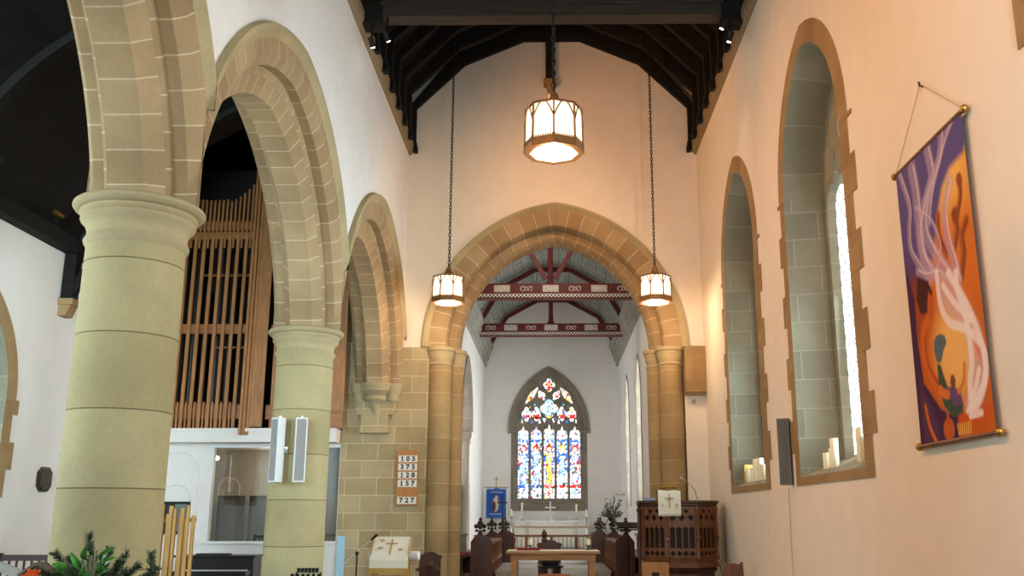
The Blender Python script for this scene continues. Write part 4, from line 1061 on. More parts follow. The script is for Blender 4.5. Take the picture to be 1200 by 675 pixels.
# ================================================================== NAVE FURNITURE
# altar table
t = thing('altar_table', 'long honey-coloured wooden altar table in the centre aisle', 'table', (0, 16.9, 0))
MB().box(-.80, .80, 16.6, 17.3, .965, 1.01).build('table_top', M['table'], t, .006)
MB().box(-.72, .72, 16.66, 17.24, .86, .965).build('apron', M['table'], t)
for x in (-.66, .66):
    for y in (16.70, 17.20): MB().box(x-.055, x+.055, y-.05, y+.05, 0, .87).build('leg', M['table'], t)
tag(MB().box(-.78, .78, 16.62, 17.28, 1.012, 1.018).build('table_cloth', M['linen']), 'flat pale cloth lying on top of the altar table', 'cloth')
tag(MB().box(-.62, -.22, 16.75, 17.05, 1.02, 1.05).build('service_book', M['red']), 'thin red book at left end of the altar table', 'book')
for x, l in ((-.40, 'squat white candle in iron holder at left of altar table'), (.62, 'squat white candle in iron holder at right of altar table')):
    t = thing('table_candle', l, 'candle', (x, 17.15, 1.02))
    MB().lathe([(.06, 0), (.06, .008), (.012, .015), (.012, .06), (.055, .07), (.055, .078), (0, .078)], (x, 17.15, 1.02), 16, cap=False).build('holder', M['blackm'], t)
    MB().lathe([(.042, 0), (.042, .10), (0, .10)], (x, 17.15, 1.098), 16, cap=False).build('wax', M['wax'], t)
# carved chair behind the table
def carved_chair(cx, cy, w_, zt, label, finial=True):
    t = thing('carved_chair', label, 'chair', (cx, cy, 0))
    h = w_/2
    pts = [(-h, .5), (h, .5), (h, zt-.13), (h*1.12, zt-.09), (h*1.05, zt-.05), (h*.7, zt-.04), (h*.45, zt), (0, zt+.01), (-h*.45, zt), (-h*.7, zt-.04), (-h*1.05, zt-.05), (-h*1.12, zt-.09), (-h, zt-.13)]
    MB().prism(pts, lambda a, b: (cx+a, cy-.03, b), lambda a, b: (cx+a, cy+.03, b)).build('backrest', M['dark_wood'], t, .008)
    MB().box(cx-h, cx+h, cy-.5, cy+.03, .42, .48).build('seat', M['dark_wood'], t)
    for a in (-1, 1):
        for y in (cy-.46, cy): MB().box(cx+a*(h-.03)-.03, cx+a*(h-.03)+.03, y-.03, y+.03, 0, .50).build('leg', M['dark_wood'], t)
        MB().box(cx+a*(h-.03)-.03, cx+a*(h-.03)+.03, cy-.48, cy, .66, .70).build('arm', M['dark_wood'], t)
    if finial:
        MB().lathe([(.05, 0), (.06, .03), (.03, .07), (.055, .12), (.05, .16), (.02, .21), (0, .24)], (cx-.10, cy, zt-.02), 12).build('finial', M['dark_wood'], t)
    MB().lathe([(h*.4, -.012), (h*.32, 0), (0, .01)], (0,0,0), 14).xf(Matrix.Translation((cx, cy-.035, zt-.22)) @ Matrix.Rotation(PI/2, 4, 'X')).build('carving', M['dark_wood'], t)
    return t
carved_chair(-.07, 19.0, .44, 1.13, 'dark carved chair with finial behind the altar table')
carved_chair(-2.20, 17.6, .38, .96, 'dark carved chair back in front of the left chancel columns', False)
def wood_chair(cx, cy, w_, zt, label, mat, slats=False, d=.42):
    t = thing('wooden_chair', label, 'chair', (cx, cy, 0)); h = w_/2
    MB().box(cx-h, cx+h, cy, cy+d, .42, .455).build('seat', mat, t, .006)
    for a in (-1, 1):
        MB().box(cx+a*(h-.025)-.02, cx+a*(h-.025)+.02, cy-.02, cy+.025, 0, zt-(.03 if not slats else 0)).build('back_post', mat, t)
        MB().box(cx+a*(h-.025)-.02, cx+a*(h-.025)+.02, cy+d-.05, cy+d-.005, 0, .42).build('leg', mat, t)
    if slats:
        for k in (-1, 0, 1): MB().box(cx+k*w_*.25-.035, cx+k*w_*.25+.035, cy-.01, cy+.015, .5, zt-.02-.01*abs(k)).build('back_slat', mat, t)
        MB().box(cx-h, cx+h, cy-.005, cy+.02, zt-.20, zt-.12).build('rail', mat, t)
    else:
        f = lambda a, dd, b: (cx+a, cy-.015+dd, b)
        fill_plate([(-h, .55), (h, .55), (h, zt-.02), (h-.03, zt), (-h+.03, zt), (-h, zt-.02)], [[(-.055, zt-.24), (.055, zt-.24), (.055, zt-.14), (-.055, zt-.14)]], f, 0, .03).build('backrest', mat, t)
    return t
wood_chair(1.50, 14.5, .40, .93, 'orange oak chair with a square hand hole, before the pulpit', M['organ'])
wood_chair(2.66, 14.6, .30, .93, 'slatted oak chair against the right wall', M['mid_wood'], True)
t = thing('round_back_chair', 'polished orange wooden chair back at bottom centre before altar table', 'chair', (.02, 14.0, 0))
f = lambda a, b: (.02+a, 14.0-.10*math.cos(a/.29*1.2), b)
MB().prism([(-.28, .60), (.28, .60), (.28, .74), (.20, .79), (-.20, .79), (-.28, .74)], lambda a, b: (.02+a, 14.0, b), lambda a, b: (.02+a, 14.05, b)).build('backrest', M['leather'], t, .01)
MB().box(-.25, .29, 14.0, 14.45, .42, .46).build('seat', M['leather'], t)
for x in (-.22, .26):
    for y in (14.03, 14.40): MB().box(x-.02, x+.02, y-.02, y+.02, 0, .62 if y < 14.1 else .42).build('leg', M['leather'], t)
t = thing('monitor_stool', 'low black stool with bright rim under the altar table', 'stool', (-.05, 18.1, 0))
MB().lathe([(.22, .66), (.24, .68), (.24, .70), (.2, .72), (0, .72)], (-.05, 18.1, 0), 20, cap=False).build('seat', M['black'], t)
MB().box(-.2, .1, 18.0, 18.2, .72, .95).build('cushion', M['black'], t, .02)
MB().lathe([(.05, .06), (.05, .66)], (-.05, 18.1, 0), 12).build('stem', M['chrome'], t); MB().lathe([(.28, 0), (.28, .03), (.05, .06)], (-.05, 18.1, 0), 20).build('foot', M['chrome'], t)

# lectern with white fall
t = thing('lectern', 'wooden lectern under a white fall, beside microphone stand', 'lectern', (-2.5, 15.2, 0))
MB().obox((-2.5, 15.18, 1.10), (.60, .42, .035), (.72, 0, 0)).build('desk', M['pale_oak'], t)
for x in (-2.76, -2.24):
    for y in (15.08, 15.34): MB().box(x-.025, x+.025, y-.025, y+.025, 0, .95 if y < 15.2 else 1.15).build('leg', M['pale_oak'], t)
MB().box(-2.76, -2.24, 15.05, 15.1, .62, .72).box(-2.78, -2.22, 15.22, 15.42, .885, .91).build('rail', M['pale_oak'], t)
t = thing('lectern_fall', 'white cloth with gold cross draped over the lectern', 'altar cloth', (-2.5, 15.0, .75))
w = MB(); pts = [(15.36, 1.245), (15.02, .955), (14.985, .90), (14.98, .755)]
cl = []
for x in (-2.80, -2.21):
    cl += [(x, a-.02, b+.035) for a, b in pts]
w.add(cl, [(i, i+1, 5+i, 4+i) for i in range(3)]); o = w.build('cloth', M['linen'], t); mm = o.modifiers.new('s', 'SOLIDIFY'); mm.thickness = .008
def onfall(a, s): # a along x, s 0..1 down the slope
    if s < .78: q = s/.78; return Vector((a, 15.36-.34*q, 1.262-.29*q-.0))+Vector((0, -.030, .034))
    q = (s-.78)/.22; return Vector((a, 14.955, .965-.2*q))
MB().bar(onfall(-2.5, .15), onfall(-2.5, .74), .022, .006, (0, -.65, .76)).bar(onfall(-2.59, .32), onfall(-2.41, .32), .02, .006, (0, -.65, .76)).build('cross', M['gold'], t)
MB().box(-2.81, -2.2, 14.94, 14.956, .75, .82).bar(onfall(-2.79, .02), onfall(-2.79, .76), .015, .006, (0, -.65, .76)).bar(onfall(-2.22, .02), onfall(-2.22, .76), .015, .006, (0, -.65, .76)).bar(onfall(-2.8, .02), onfall(-2.21, .02), .015, .006, (0, -.65, .76)).build('gold_border', M['gold'], t)
for x, s in ((-2.66, .5), (-2.35, .55), (-2.66, .2)):
    c = onfall(x, s); w = MB()
    for k in range(5): w.bar(c, c+Vector((.045*math.cos(k*1.257), -.0+.03*math.sin(k*1.257), .025*math.sin(k*1.257))), .012, .004, (0, -.65, .76))
    w.build('embroidery', M['gold'], t)
tag(MB().tube([(-2.89, 15.33, .985), (-2.87, 15.33, .985), (-2.10, 15.33, .985), (-2.08, 15.33, .985)], [.05, .075, .075, .05], 16).build('bolster_cushion', M['white']), 'white rolled cushion poking out at both sides of the lectern fall', 'cushion')
# microphone stand
t = thing('microphone_stand', 'black microphone boom stand left of the lectern', 'microphone stand', (-2.93, 14.66, 0))
MB().tube([(-2.93, 14.66, .03), (-2.93, 14.66, 1.03)], .012, 8).build('pole', M['blackm'], t)
MB().tube([(-3.10, 14.66, .90), (-2.73, 14.66, 1.24)], .010, 8).build('boom', M['chrome'], t)
MB().tube([(-2.73, 14.66, 1.24), (-2.64, 14.66, 1.32)], [.014, .024], 10).build('microphone', M['blackm'], t)
MB().ball((-2.93, 14.66, 1.05), .03).build('clutch', M['blackm'], t)
for k in range(3): MB().tube([(-2.93, 14.66, .14), (-2.93+.3*math.cos(k*2.09+.5), 14.66+.3*math.sin(k*2.09+.5), .01)], .01, 6).build('leg', M['blackm'], t)
# votive stand
t = thing('votive_stand', 'black iron tiered votive candle stand before the far pillar', 'candle stand', (-3.03, 12.4, 0))
for z, y, x0, x1 in ((.92, 12.30, -3.20, -2.93), (.86, 12.16, -3.24, -2.87)):
    MB().box(x0, x1, y-.04, y+.04, z-.015, z).build('tier', M['blackm'], t)
    n = 6
    for k in range(n): MB().lathe([(.012, 0), (.022, .012), (.022, .04), (.017, .04), (0, .02)], (x0+.02+(x1-x0-.04)*k/(n-1), y, z), 10, cap=False).build('cup', M['blackm'], t)
for x in (-3.2, -2.9):
    MB().tube([(x, 12.3, 0), (x, 12.3, .91)], .01, 6).tube([(x, 12.3, .91), (x, 12.1, .82)], .008, 6).build('leg', M['blackm'], t)
MB().box(-3.25, -2.85, 12.1, 12.45, 0, .02).build('foot', M['blackm'], t)

# ================================================================== PULPIT
def pulpit():
    px, py, A = 2.19, 17.25, .64
    t = thing('pulpit', 'carved dark oak octagonal pulpit against right end of chancel wall', 'pulpit', (px, py, 0))
    Rr = A/math.cos(PI/8)
    MB().lathe([(Rr+.08, 0), (Rr+.08, .12), (Rr+.02, .18), (Rr-.06, .22), (Rr-.06, .64), (Rr+.0, .70), (Rr-.03, .74)], (px, py, 0), 8, PI/8, 2*PI+PI/8, smooth=False).build('pedestal', M['dark_wood'], t)
    MB().lathe([(Rr+.03, .74), (Rr+.03, .80), (Rr, .83), (Rr+.01, .87), (Rr-.02, .90)], (px, py, 0), 8, PI/8, 2*PI+PI/8, smooth=False).build('base_moulding', M['mid_wood'], t)
    MB().lathe([(Rr-.01, 1.74), (Rr+.03, 1.77), (Rr+.03, 1.79), (Rr+.06, 1.81), (Rr+.06, 1.85), (Rr-.10, 1.85)], (px, py, 0), 8, PI/8, 2*PI+PI/8, smooth=False).build('cornice', M['dark_wood'], t)
    MB().lathe([(Rr-.08, .85), (Rr-.08, 1.84)], (px, py, 0), 8, PI/8, 2*PI+PI/8, smooth=False, cap=False).lathe([(0, .86), (Rr-.08, .86)], (px, py, 0), 8, PI/8, 2*PI+PI/8).build('lining', plain('dark_panel', srgb(44, 26, 18), .6, noise=.1), t)
    hw = A*math.tan(PI/8)-.03
    for k in range(8):
        if k in (1, 2): continue       # open towards the wall
        a = k*PI/4; c, s = math.cos(a), math.sin(a)
        f = lambda u, d, z, c=c, s=s: (px+c*(A-d)-s*u, py+s*(A-d)+c*u, z)
        holes = [cusped(q*hw*.5, hw*.19, 1.06, 1.36) for q in (-1.4, -.47, .47, 1.4)]
        holes += [foil(q*hw*.5, 1.56, hw*.22, 4, 20) for q in (-1.3, 0, 1.3)]+[foil(q*hw*.5, 1.67, hw*.17, 4, 16) for q in (-.65, .65)]
        holes += [foil(q*hw*.5, .97, hw*.19, 4, 16) for q in (-1.4, -.47, .47, 1.4)]
        p = fill_plate([(-hw, .90), (hw, .90), (hw, 1.75), (-hw, 1.75)], holes, f, 0, .035).build('traceried_panel', M['mid_wood'], t)
    for k in range(8):
        a = PI/8+k*PI/4; x, y = px+Rr*math.cos(a), py+Rr*math.sin(a)
        MB().lathe([(.03, .86), (.045, .9), (.028, .95), (.028, 1.2), (.05, 1.22), (.05, 1.25), (.028, 1.27), (.028, 1.66), (.045, 1.70), (.03, 1.76)], (x, y, 0), 10).build('corner_shaft', M['mid_wood'], t)
    x, y = px+(Rr+.06)*math.cos(PI*9/8), py+(Rr+.06)*math.sin(PI*9/8)
    MB().lathe([(.03, .3), (.03, 1.2), (.06, 1.23), (.03, 1.27), (.03, 1.66), (.05, 1.68), (.02, 1.74), (.035, 1.78), (0, 1.86)], (x, y, 0), 10).build('stair_newel', M['dark_wood'], t)
    w = MB().tube([(1.78, 16.68, 1.85), (1.78, 16.66, 2.02), (1.80, 16.64, 2.05)], .012, 8).tube([(2.18, 16.68, 1.85), (2.18, 16.66, 2.02), (2.16, 16.64, 2.05)], .012, 8).tube([(1.82, 16.62, 2.07), (2.14, 16.62, 2.07)], .018, 8)
    w.build('brass_rail', M['brass'], t)
    MB().tube([(2.50, 16.75, 1.85), (2.44, 16.72, 2.03), (2.36, 16.68, 2.12), (2.22, 16.6, 2.21)], .009, 8).tube([(2.22, 16.6, 2.21), (2.18, 16.58, 2.235)], .016, 8).build('microphone', M['chrome'], t)
    MB().box(1.60, 1.78, 16.85, 17.1, 1.85, 1.90).build('hymnal', plain('blue_book', srgb(150, 160, 180), .6), t)
    MB().lathe([(.035, 0), (.04, .03), (.02, .05), (0, .055)], (1.93, 16.60, 1.2), 12).build('lamp_knob', M['chrome'], t)
    t = thing('pulpit_fall', 'white pulpit fall with gold cross hanging from brass rail', 'altar cloth', (1.98, 16.55, 1.6))
    w = MB(); v = []
    for j in range(5):
        for i in range(7): v.append((1.79+.385*i/6, 16.545+.012*math.sin(i*1.7+j), 1.62+.40*j/4))
    v2 = [(a, b+.012, c) for a, b, c in v]
    w.add(v, [(j*7+i, j*7+i+1, j*7+i+8, j*7+i+7) for j in range(4) for i in range(6)], smooth=True); w.add(v2, [(j*7+i+7, j*7+i+8, j*7+i+1, j*7+i) for j in range(4) for i in range(6)], smooth=True); w.build('cloth', M['linen'], t)
    w = MB()
    for k in range(26): w.box(1.792+.0148*k, 1.80+.0148*k, 16.548, 16.556, 1.585, 1.625)
    w.build('fringe', M['linen'], t)
    MB().box(1.972, 1.99, 16.52, 16.53, 1.72, 1.96).box(1.91, 2.05, 16.52, 16.53, 1.872, 1.89).build('cross', M['gold'], t)
    for x in (1.86, 2.10):
        w = MB()
        for k in range(6): w.bar((x, 16.526, 1.77), (x+.035*math.cos(k*1.05), 16.526, 1.77+.035*math.sin(k*1.05)), .01, .004)
        w.build('embroidery', M['gold'], t)
    for p in ([1.79, 16.545, 2.02], [2.17, 16.545, 2.02]):
        pass
    MB().tube([(1.78, 16.6, 2.03), (1.78, 16.55, 2.02), (2.18, 16.55, 2.02), (2.18, 16.6, 2.03)], .009, 6).build('hanging_rod', M['brass'], t)
pulpit()

# ================================================================== CHANCEL ROOF TRUSSES
def arch_rib(y, t, mat, dep=.14, drop=.0):
    for (a, b), (c, d) in zip(cp[:-1], cp[1:]):
        MB().bar((a*.97, y, b-.02-drop), (c*.97, y, d-.02-drop), .13, dep, (0, 0, 1)).build('rib', mat, t)
chk = new_mat('checker_band')
m_, nt_, p_ = chk; uvn = N(nt_, 'ShaderNodeUVMap'); uvn.uv_map = 'UVMap'; ck = N(nt_, 'ShaderNodeTexChecker'); ck.inputs['Scale'].default_value = 22.0
ck.inputs['Color1'].default_value = rgb(srgb(225, 215, 205)); ck.inputs['Color2'].default_value = rgb(srgb(30, 20, 20)); nt_.links.new(uvn.outputs['UV'], ck.inputs['Vector']); nt_.links.new(ck.outputs['Color'], p_.inputs['Base Color'])
M['check'] = m_
scr = plain('grey_lettered_panel', srgb(190, 176, 166), .8, noise=.35, scale=38)
def chancel_truss(y, label, brace):
    z0, z1 = 6.90, 7.28
    t = thing('chancel_truss', label, 'roof truss', (-.05, y, z0), 'painted red chancel trusses')
    b = MB().box(QL+.02, QR-.02, y-.14, y+.14, z0, z1).build('tie_beam', M['redpaint'], t)
    MB().box(QL+.03, QR-.03, y-.150, y-.141, z0+.025, z0+.115).build('chequered_band', M['check'], b)
    for k in range(-2, 3):
        x = -.045+k*1.22
        if abs(k) < 2:
            MB().box(x-.20, x+.20, y-.148, y-.141, z0+.16, z0+.335).build('lettered_panel', scr, b)
    for k in (-1.5, -.5, .5, 1.5):
        x = -.045+k*1.22; w = MB()
        for dx, r in ((-.09, .06), (.09, .06), (0, .045)):
            w.tube([(x+dx+r*math.cos(a), y-.147, z0+.245+r*math.sin(a)) for a in [2*PI*q/12 for q in range(12)]], .010, 4, closed=True)
        w.tube([(x-.14, y-.146, z0+.24), (x-.05, y-.146, z0+.31), (x+.05, y-.146, z0+.22), (x+.14, y-.146, z0+.30)], .008, 4)
        w.build('painted_scroll', M['cream'], b)
    MB().lathe([(.10, z1), (.11, z1+.06), (.075, z1+.10), (.07, z1+.16), (.085, z1+.2), (.068, z1+.24), (.066, 9.0)], (-.05, y, 0), 8, smooth=False).build('king_post', M['redpaint'], t)
    arch_rib(y, t, M['redpaint'], .14)
    if brace:
        for s in (-1, 1): MB().bar((-.05+s*.12, y, z1+.15), (-.05+s*.85, y, 8.72), .10, .11).build('raking_strut', M['redpaint'], t)
chancel_truss(23.3, 'nearer red painted chancel tie beam with chequered lower edge and king post', True)
chancel_truss(28.4, 'farther red painted chancel tie beam with king post, before the east window', False)
t = thing('wall_rib', 'dark red polygonal roof rib against the chancel\'s far wall', 'roof rib', (0, QE-.12, 7.3)); arch_rib(QE-.1, t, M['redpaint'], .12)

# ================================================================== CHOIR DESKS AND STALLS
def poppy(mb, x, y, z, s=1.0):
    mb.lathe([(.035*s, 0), (.05*s, .03*s), (.03*s, .06*s), (.045*s, .09*s)], (x, y, z), 10)
    mb.ball((x, y, z+.20*s), .055*s, 10, 8, (1, .7, 1.3))
    for a in (-1, 1):
        mb.ball((x+a*.075*s, y, z+.16*s), .042*s, 10, 8, (1, .7, 1.0)); mb.ball((x+a*.07*s, y, z+.08*s), .03*s, 8, 6)
    mb.ball((x, y+.05*s, z+.14*s), .04*s, 8, 6); mb.ball((x, y-.05*s, z+.14*s), .04*s, 8, 6); mb.ball((x, y, z+.29*s), .03*s, 8, 6)
def choir_desk(x0, x1, y0, y1, sg, label):
    """x0 wall side, x1 aisle side; sg=+1 aisle at +x"""
    t = thing('choir_desk', label, 'choir stall', ((x0+x1)/2, y0, .3)); w_ = abs(x1-x0)
    X = lambda a: x0+(x1-x0)*a
    for y in (y0, y1):
        pts = [(X(0), .3), (X(1), .3), (X(1), 1.06), (X(.92), 1.13), (X(.74), 1.17), (X(.60), 1.20), (X(.52), 1.24), (X(.36), 1.24), (X(.26), 1.19), (X(.1), 1.12), (X(0), 1.06)]
        e = MB().prism(pts, lambda a, b: (a, y-.04, b), lambda a, b: (a, y+.04, b)).build('bench_end', M['dark_wood'], t, .008)
        w = MB(); poppy(w, X(.44), y, 1.20, 1.12); w.build('poppyhead', M['pews'], e)
    MB().box(X(.80), X(.88), y0, y1, .3, 1.02).build('front_panel', M['dark_wood'], t)
    MB().box(X(.5), X(1.02), y0, y1, 1.02, 1.06).build('book_board', M['mid_wood'], t)
    n = 8
    for k in range(n):
        y = y0+.2+(y1-y0-.4)*k/(n-1)
        MB().lathe([(.05, .3), (.05, .40), (.028, .44), (.034, .6), (.05, .64), (.028, .68), (.028, .9), (.05, .94), (.05, 1.02)], (X(.95), y, 0), 10).build('baluster', M['mid_wood'], t)
    MB().box(X(.86), X(1.0), y0, y1, .42, .47).build('rail', M['mid_wood'], t)
choir_desk(-1.72, -1.28, 20.5, 24.4, 1, 'front carved choir desk with poppyhead ends at left of chancel')
choir_desk(1.70, 1.30, 20.5, 24.4, -1, 'front carved choir desk with poppyhead ends at right of chancel')
choir_desk(-1.50, -1.0, 25.1, 26.2, 1, 'farther short carved desk end beyond the left choir desk')
choir_desk(1.42, .98, 25.1, 26.2, -1, 'farther short carved desk end beyond the right choir desk')
for sg, lab in ((-1, 'dark choir bench along left chancel wall'), (1, 'dark choir bench along right chancel wall')):
    xa = QL if sg < 0 else QR
    X = lambda d: xa-sg*d
    t = thing('choir_bench', lab, 'bench', (X(.3), 20.6, .3))
    MB().box(X(.02), X(.08), 20.5, 25.6, .3, 1.10).build('backrest', M['dark_wood'], t); MB().box(X(.0+.02), X(.14), 20.5, 25.6, 1.10, 1.14).build('capping', M['pews'], t)
    MB().box(X(.08), X(.46), 20.5, 25.6, .70, .74).build('seat', M['dark_wood'], t)
    for y in (20.5, 23, 25.55): MB().box(X(.05), X(.46), y, y+.06, .3, .72).build('support', M['dark_wood'], t)
tag(MB().box(QL+.10, QL+.44, 20.55, 22.6, .742, .79).build('bench_cushion', M['red'], None, .015), 'dark red long cushion on left choir bench', 'cushion')
t = thing('choir_kneeler', 'pale low step before the right choir desk', 'kneeler', (1.1, 22, .3)); MB().box(.92, 1.2, 20.6, 24.2, .3, .44).build('step', M['carpet'], t); MB().box(.9, 1.22, 20.6, 24.2, .44, .47).build('tread', M['carpet'], t)
t = thing('choir_kneeler', 'pale low step before the left choir desk', 'kneeler', (-1.1, 22, .3)); MB().box(-1.2, -.92, 20.6, 24.2, .3, .44).build('step', M['carpet'], t); MB().box(-1.22, -.9, 20.6, 24.2, .44, .47).build('tread', M['carpet'], t)
# music stand
t = thing('music_stand', 'black flat-topped music desk between right choir desk and pulpit', 'music stand', (1.60, 20.0, .3))
MB().obox((1.53, 20.05, 1.40), (.42, .03, .24), (-1.15, 0, 0)).build('desk', M['black'], t); MB().box(1.34, 1.72, 19.95, 20.0, 1.30, 1.33).build('ledge', M['black'], t)
MB().tube([(1.53, 20.07, .32), (1.53, 20.07, 1.36)], .018, 8).build('pole', M['blackm'], t); MB().lathe([(.2, .30), (.2, .32), (.03, .34)], (1.53, 20.07, 0), 16).build('foot', M['blackm'], t)
# processional cross
t = thing('processional_cross', 'dark wooden cross standing among the left choir stalls', 'cross', (-1.29, 24.75, .38))
MB().box(-1.305, -1.275, 24.735, 24.765, .40, 2.09).build('shaft', M['pews'], t); MB().box(-1.42, -1.16, 24.735, 24.765, 1.90, 1.935).build('crossbar', M['pews'], t); MB().lathe([(.15, .38), (.15, .41), (.03, .45)], (-1.29, 24.75, 0), 12).build('foot', M['pews'], t)

# ================================================================== SANCTUARY
t = thing('communion_rail', 'dark oak communion rail across the sanctuary step', 'rail', (0, 29, .45))
MB().box(QL+.02, QR-.02, 28.93, 29.07, .98, 1.04).build('handrail', M['mid_wood'], t); MB().box(QL+.02, QR-.02, 28.96, 29.04, .50, .55).build('bottom_rail', M['dark_wood'], t)
for k in range(7): MB().box(-2.28+.745*k-.04, -2.28+.745*k+.04, 28.95, 29.05, .45, .98).build('post', M['mid_wood'], t)
for k in range(36):
    x = -2.16+.1225*k; MB().tube([(x, 29, .55), (x, 29, .98)], .010, 6).build('baluster', M['blackm'], t)
t = thing('high_altar', 'high altar with cream frontal and red dotted band below east window', 'altar', (-.05, 31.9, .6))
MB().box(-1.26, 1.16, 31.55, 32.3, .6, 1.39).build('body', M['linen'], t); MB().box(-1.30, 1.20, 31.5, 32.35, 1.39, 1.43).build('altar_top', M['white'], t)
fr = MB().box(-1.24, 1.14, 31.52, 31.55, .62, 1.39).build('frontal', plain('cream_damask', srgb(226, 218, 202), .85, noise=.12, scale=24), t)
MB().box(-1.24, 1.14, 31.505, 31.52, 1.20, 1.28).build('red_band', M['linen'], fr)
w = MB()
for k in range(38): w.box(-1.22+.0623*k, -1.22+.0623*k+.036, 31.498, 31.505, 1.215, 1.265)
w.build('red_squares', M['red'], fr)
for x in (-.86, -.80, .70, .76): MB().box(x-.008, x+.008, 31.508, 31.52, .62, 1.39).build('orphrey', M['grey'], fr)
t = thing('altar_cross', 'bright metal cross standing at middle of the high altar', 'cross', (-.085, 31.95, 1.43))
MB().lathe([(.09, 0), (.09, .03), (.05, .05), (.025, .1), (.035, .13), (.02, .16)], (-.085, 31.95, 1.43), 14).build('base', M['white'], t); MB().box(-.108, -.062, 31.94, 31.97, 1.57, 2.05).build('upright', M['white'], t); MB().box(-.26, .09, 31.94, 31.97, 1.83, 1.875).build('crossbar', M['white'], t)
def altar_candle(x, y, z0, zc, zt, label):
    t = thing('altar_candlestick', label, 'candlestick', (x, y, z0)); h = zc-z0
    MB().lathe([(.09, 0), (.085, .02), (.03, .06), (.02, h*.3), (.035, h*.5), (.02, h*.55), (.02, h*.92), (.06, h*.97), (.06, h), (0, h)], (x, y, z0), 14, cap=False).build('stick', M['chrome'], t)
    MB().lathe([(.032, 0), (.032, zt-zc-.02), (0, zt-zc)], (x, y, zc), 12, cap=False).build('candle', M['wax'], t)
altar_candle(-1.02, 32.0, 1.43, 1.74, 2.02, 'silver candlestick on left end of the high altar'); altar_candle(.77, 32.0, 1.43, 1.72, 1.98, 'silver candlestick on right end of the high altar')
altar_candle(-1.33, 31.2, .6, 1.56, 1.80, 'tall floor candlestick at left of the high altar'); altar_candle(1.07, 31.2, .6, 1.56, 1.80, 'tall floor candlestick at right of the high altar')
# blue church banner
t = thing('church_banner', 'blue embroidered church banner on a pole left of the altar', 'banner', (-1.87, 31.9, .6))
nu, nv = 60, 84; U, V = np.meshgrid(np.linspace(0, 1, nu), np.linspace(0, 1, nv)); rng = np.random.default_rng(9)
col = np.ones(U.shape+(3,))*np.array(srgb(44, 84, 160)); ed = (U < .06) | (U > .94) | (V < .06) | (V > .93); col[ed] = srgb(74, 110, 176)
col[((U-.48)/.26)**2+((V-.48)/.36)**2 < 1] = srgb(60, 86, 140); col[((U-.48)/.15)**2+((V-.46)/.24)**2 < 1] = srgb(196, 180, 150); col[((U-.40)/.09)**2+((V-.40)/.16)**2 < 1] = srgb(90, 62, 48); col[((U-.52)/.07)**2+((V-.70)/.05)**2 < 1] = srgb(210, 180, 150)
b1 = (V > .84) & (V < .89) & (np.abs(U-.5) < .34) & ((np.floor(U*30) % 2) == 0); col[b1] = srgb(176, 186, 196); b1 = (V > .12) & (V < .17) & (np.abs(U-.5) < .34) & ((np.floor(U*30) % 2) == 0); col[b1] = srgb(176, 186, 196)
grid_paint('cloth', lambda u, v: (-2.20+.66*u, 31.90+.012*math.sin(u*9), 1.50+.98*v), nu, nv, col, t, M['paint'])
MB().box(-2.2, -1.54, 31.918, 31.924, 1.5, 2.48).build('lining', M['bluepanel'], t)
MB().tube([(-1.87, 31.96, .62), (-1.87, 31.96, 2.62)], .016, 8).build('pole', M['brass'], t); MB().tube([(-2.26, 31.92, 2.50), (-1.48, 31.92, 2.50)], .014, 8).build('crossbar', M['mid_wood'], t)
MB().box(-1.885, -1.855, 31.95, 31.97, 2.62, 2.86).box(-1.94, -1.80, 31.95, 31.97, 2.74, 2.77).build('finial_cross', M['brass'], t); MB().lathe([(.18, .6), (.18, .63), (.03, .68)], (-1.87, 31.96, 0), 14).build('foot', M['blackm'], t)
w = MB()
for k in range(9): w.box(-2.19+.073*k, -2.15+.073*k, 31.895, 31.905, 2.44, 2.49)
w.build('loops', M['linen'], t)
# flower arrangement
t = thing('flower_stand', 'dark leafy flower arrangement on a tall iron stand right of the altar', 'flower arrangement', (1.78, 29.6, .45))
MB().tube([(1.78, 29.6, .47), (1.78, 29.6, 1.45)], .02, 8).tube([(1.62, 29.6, 1.1), (1.58, 29.6, 1.3), (1.68, 29.6, 1.5)], .014, 6).tube([(1.94, 29.6, 1.1), (1.98, 29.6, 1.3), (1.88, 29.6, 1.5)], .014, 6).build('stand', M['blackm'], t)
MB().lathe([(.2, .45), (.2, .48), (.02, .52)], (1.78, 29.6, 0), 14).build('foot', M['blackm'], t); MB().lathe([(.06, 1.42), (.12, 1.52), (.11, 1.54), (0, 1.53)], (1.78, 29.6, 0), 14, cap=False).build('bowl', M['blackm'], t)
w = MB(); rnd = random.Random(4)
for k in range(46):
    a = rnd.uniform(0, 2*PI); el = rnd.uniform(.15, 1.45); L = rnd.uniform(.25, .42) if el < .9 else rnd.uniform(.4, .70)
    d = Vector((math.cos(a)*math.cos(el), math.sin(a)*math.cos(el), math.sin(el))); b = Vector((1.78, 29.6, 1.52))
    w.tube([b, b+d*L], .006, 4)
    for q in range(7):
        p = b+d*L*(.35+.65*q/6); n = Vector((rnd.uniform(-1, 1), rnd.uniform(-1, 1), rnd.uniform(-.4, 1))).normalized(); s_ = n.cross(d).normalized()*.022
        e = p+n*.11; w.add([p, p.lerp(e, .5)+s_, e, p.lerp(e, .5)-s_], [(0,1,2,3)])
w.build('foliage', plain('dark_foliage', srgb(66, 66, 54), .7, noise=.3), t)
t = thing('wall_sconce', 'small brass candle sconce on right chancel wall above the flowers', 'sconce', (QR, 30.6, 2.2))
